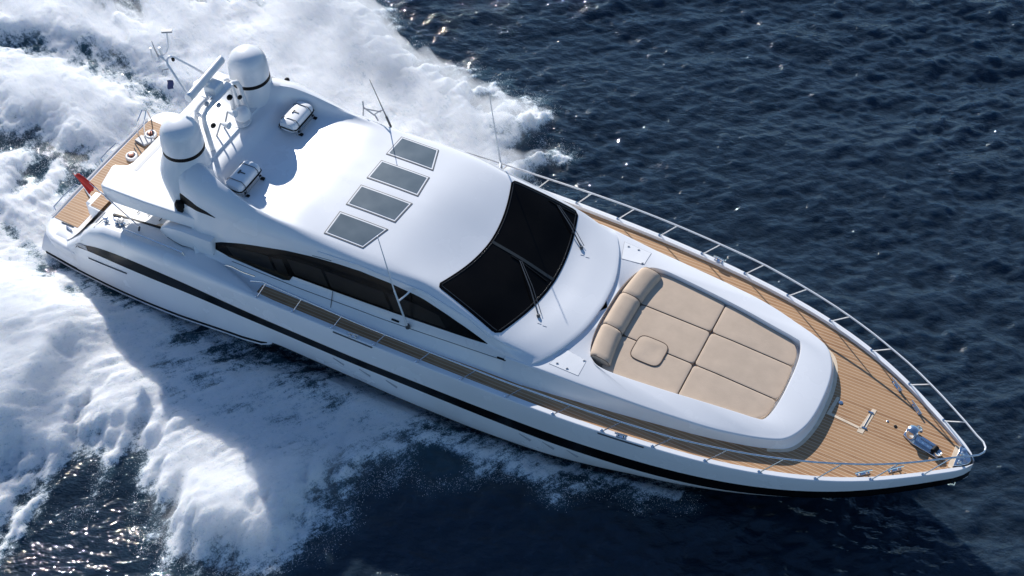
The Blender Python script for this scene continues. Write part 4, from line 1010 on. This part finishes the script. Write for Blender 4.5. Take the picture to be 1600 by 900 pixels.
L(deep.outputs[2], b.inputs['Base Color']); b.inputs['Subsurface Weight'].default_value = 1; b.inputs['Subsurface Radius'].default_value = (.5, .9, 1.3); b.inputs['Subsurface Scale'].default_value = 1.0
b.inputs['Roughness'].default_value = .03; b.inputs['IOR'].default_value = 1.333
L(bw.outputs[0], b.inputs['Normal'])
foam = N('ShaderNodeBsdfPrincipled'); foam.inputs['Roughness'].default_value = .9; foam.inputs['Specular IOR Level'].default_value = .15; foam.inputs['Subsurface Weight'].default_value = 1; foam.inputs['Subsurface Radius'].default_value = (.30, .33, .38); foam.inputs['Subsurface Scale'].default_value = 1.0
fcol = N('ShaderNodeMix'); fcol.data_type = 'RGBA'; fcol.inputs[6].default_value = (.38, .53, .62, 1); fcol.inputs[7].default_value = (.90, .91, .915, 1)
fn = noise(6, 6, .7); fn2 = noise(24, 3, .65)
fm = math_('MULTIPLY_ADD', math_('SUBTRACT', fn, .5), 1.1, afo.outputs['Fac'])
fm = math_('MULTIPLY_ADD', math_('SUBTRACT', fn2, .5), .8, fm)
def flow(ang):
    mp = N('ShaderNodeMapping'); mp.vector_type = 'TEXTURE'; mp.inputs['Rotation'].default_value = (0, 0, ang); mp.inputs['Scale'].default_value = (5.0, 1, 1); L(tc.outputs['Object'], mp.inputs[0])
    n = N('ShaderNodeTexNoise'); n.inputs['Scale'].default_value = 9; n.inputs['Detail'].default_value = 4; n.inputs['Roughness'].default_value = .62; n.inputs['Distortion'].default_value = .5; L(mp.outputs[0], n.inputs['Vector']); return n.outputs['Fac']
sy = N('ShaderNodeSeparateXYZ'); L(tc.outputs['Object'], sy.inputs[0]); side = N('ShaderNodeMapRange'); side.inputs[1].default_value = -4.5; side.inputs[2].default_value = -1.5; L(sy.outputs['Y'], side.inputs[0])
fmix = N('ShaderNodeMix'); fmix.data_type = 'FLOAT'; L(side.outputs[0], fmix.inputs[0]); L(flow(R(240)), fmix.inputs[2]); L(flow(R(154)), fmix.inputs[3])
fm = math_('MULTIPLY_ADD', math_('SUBTRACT', fmix.outputs[0], .5), 1.0, fm)
mr = N('ShaderNodeMapRange'); mr.interpolation_type = 'SMOOTHSTEP'; mr.inputs[1].default_value = .28; mr.inputs[2].default_value = .80; L(fm, mr.inputs[0])
mr2 = N('ShaderNodeMapRange'); mr2.inputs[1].default_value = .25; mr2.inputs[2].default_value = .95; L(fm, mr2.inputs[0]); L(mr2.outputs[0], fcol.inputs[0]); L(fcol.outputs[2], foam.inputs['Base Color'])
msk = math_('MULTIPLY', mr.outputs[0], math_('MINIMUM', math_('MULTIPLY', afo.outputs['Fac'], 6.0), 1.0))
bf = N('ShaderNodeBump'); bf.inputs['Strength'].default_value = .95; bf.inputs['Distance'].default_value = .10
L(math_('ADD', math_('MULTIPLY_ADD', fn2, .35, fn), math_('MULTIPLY', fmix.outputs[0], .9)), bf.inputs['Height']); L(bf.outputs[0], foam.inputs['Normal'])
mix = N('ShaderNodeMixShader'); L(msk, mix.inputs[0]); L(b.outputs[0], mix.inputs[1]); L(foam.outputs[0], mix.inputs[2]); L(mix.outputs[0], outn.inputs['Surface'])
me.materials.append(SEA)
sea = bpy.data.objects.new('sea', me); COL.objects.link(sea); sea['kind'] = 'structure'

# flying droplets along the torn edges and over the crests of the spray
core = (GX > -13) & (GX < 27) & (GY > -18) & (GY < 26)
edge_w = np.exp(-((np.minimum(np.abs(dS), np.abs(dP)) - .1) / .55) ** 2)
wgt = (F > .06) * core * (dh > .25) * (edge_w * 1.6 + .35 * (lobe + rP + ridge) * F + .05 * F) * (.25 + 1.5 * np.clip(tex - .3, 0, 1)) * (np.gradient(gx)[:, None] * np.gradient(gy)[None])
wgt = np.where(wgt > 0, wgt, 0).ravel(); cdf = np.cumsum(wgt); cdf /= cdf[-1]
ND = 80000
pick = np.searchsorted(cdf, rng.random(ND)); px = GX.ravel()[pick] + rng.normal(0, .10, ND); py = GY.ravel()[pick] + rng.normal(0, .10, ND)
pz = Z.ravel()[pick] + .01 + rng.exponential(.16, ND) * (.4 + 1.5 * F.ravel()[pick]); rad = .0035 + .0105 * rng.random(ND) ** 3.5
octv = np.array([(1, 0, 0), (-1, 0, 0), (0, 1, 0), (0, -1, 0), (0, 0, 1), (0, 0, -1)], float)
octf = np.array([(0, 2, 4), (2, 1, 4), (1, 3, 4), (3, 0, 4), (2, 0, 5), (1, 2, 5), (3, 1, 5), (0, 3, 5)])
V = (np.stack([px, py, pz], 1)[:, None] + octv[None] * rad[:, None, None] * (.7 + .6 * rng.random((ND, 6, 1)))).reshape(-1, 3).astype(np.float32)
Fc = (octf[None] + 6 * np.arange(ND)[:, None, None]).reshape(-1, 3).astype(np.int32)
me = bpy.data.meshes.new('spray'); me.vertices.add(len(V)); me.vertices.foreach_set('co', V.ravel()); me.loops.add(Fc.size); me.loops.foreach_set('vertex_index', Fc.ravel())
me.polygons.add(len(Fc)); me.polygons.foreach_set('loop_start', np.arange(0, Fc.size, 3, dtype=np.int32)); me.update(); me.validate()
me.materials.append(mat('spray_white', (.88, .89, .90), .5, vary=.05))
spray = bpy.data.objects.new('spray', me); COL.objects.link(spray); spray['kind'] = 'stuff'
# airborne mist hanging over the thickest spray: a closed volume between the foam and a soft upper surface
st2 = 4
mx_, my_ = gx[::st2], gy[::st2]
sel_x = (mx_ > -16) & (mx_ < 22); sel_y = (my_ > -19) & (my_ < 22)
TH = (.35 * lobe * moundS + .40 * moundS * (.3 + big) + .55 * ridge * sst(-.6, .6, dS) + .75 * moundP * (.3 + big) + .6 * rP * sst(-.6, .6, dP)) * sst(.3, 1.6, dh)
TH = TH * sst(.25, .8, F) * (st_ > 1.0)
TH = np.clip(TH, 0, 2)
Zs, Ts = Z[::st2, ::st2][np.ix_(sel_x, sel_y)], TH[::st2, ::st2][np.ix_(sel_x, sel_y)]
XX, YY = np.meshgrid(mx_[sel_x], my_[sel_y], indexing='ij'); n1, n2 = XX.shape
for _ in range(2):
    Ts[1:-1, 1:-1] = (Ts[1:-1, 1:-1] * 2 + Ts[:-2, 1:-1] + Ts[2:, 1:-1] + Ts[1:-1, :-2] + Ts[1:-1, 2:]) / 6
top = np.stack([XX, YY, Zs + Ts], -1).reshape(-1, 3); bot = np.stack([XX, YY, Zs - .06], -1).reshape(-1, 3)
keepv = (Ts > .06); kc = keepv[:-1, :-1] | keepv[1:, :-1] | keepv[:-1, 1:] | keepv[1:, 1:]
fs = []; cnt = {}
NN = n1 * n2
for i, j in zip(*np.nonzero(kc)):
    a, b_, c, d = i * n2 + j, (i + 1) * n2 + j, (i + 1) * n2 + j + 1, i * n2 + j + 1
    fs.append((a, b_, c, d)); fs.append((NN + a, NN + d, NN + c, NN + b_))
    for (di, dj), (p, q) in (((-1, 0), (d, a)), ((1, 0), (b_, c)), ((0, -1), (a, b_)), ((0, 1), (c, d))):
        ni, nj = i + di, j + dj
        if not (0 <= ni < n1 - 1 and 0 <= nj < n2 - 1) or not kc[ni, nj]: fs.append((q, p, NN + p, NN + q))
used = np.unique(np.array(fs).ravel()); remap = -np.ones(2 * NN, int); remap[used] = np.arange(len(used))
allv = np.concatenate([top, bot])[used]
me = bpy.data.meshes.new('spray_mist'); me.from_pydata(allv.tolist(), [], [tuple(remap[list(f)]) for f in fs])
VM = bpy.data.materials.new('mist'); VM.use_nodes = True; t = VM.node_tree; t.nodes.remove(t.nodes['Principled BSDF']); N = t.nodes.new; L = t.links.new
pv = N('ShaderNodeVolumePrincipled'); pv.inputs['Color'].default_value = (.97, .98, 1, 1); pv.inputs['Anisotropy'].default_value = .15
tc = N('ShaderNodeTexCoord'); nz = N('ShaderNodeTexNoise'); nz.inputs['Scale'].default_value = .75; nz.inputs['Detail'].default_value = 5; nz.inputs['Roughness'].default_value = .62; L(tc.outputs['Object'], nz.inputs['Vector'])
mr = N('ShaderNodeMapRange'); mr.interpolation_type = 'SMOOTHSTEP'; mr.inputs[1].default_value = .32; mr.inputs[2].default_value = .74; mr.inputs[3].default_value = 0.15; mr.inputs[4].default_value = MISTD; L(nz.outputs['Fac'], mr.inputs[0])
L(mr.outputs[0], pv.inputs['Density']); L(pv.outputs[0], t.nodes['Material Output'].inputs['Volume'])
me.materials.append(VM); mist = bpy.data.objects.new('spray_mist', me); COL.objects.link(mist); mist['kind'] = 'stuff'
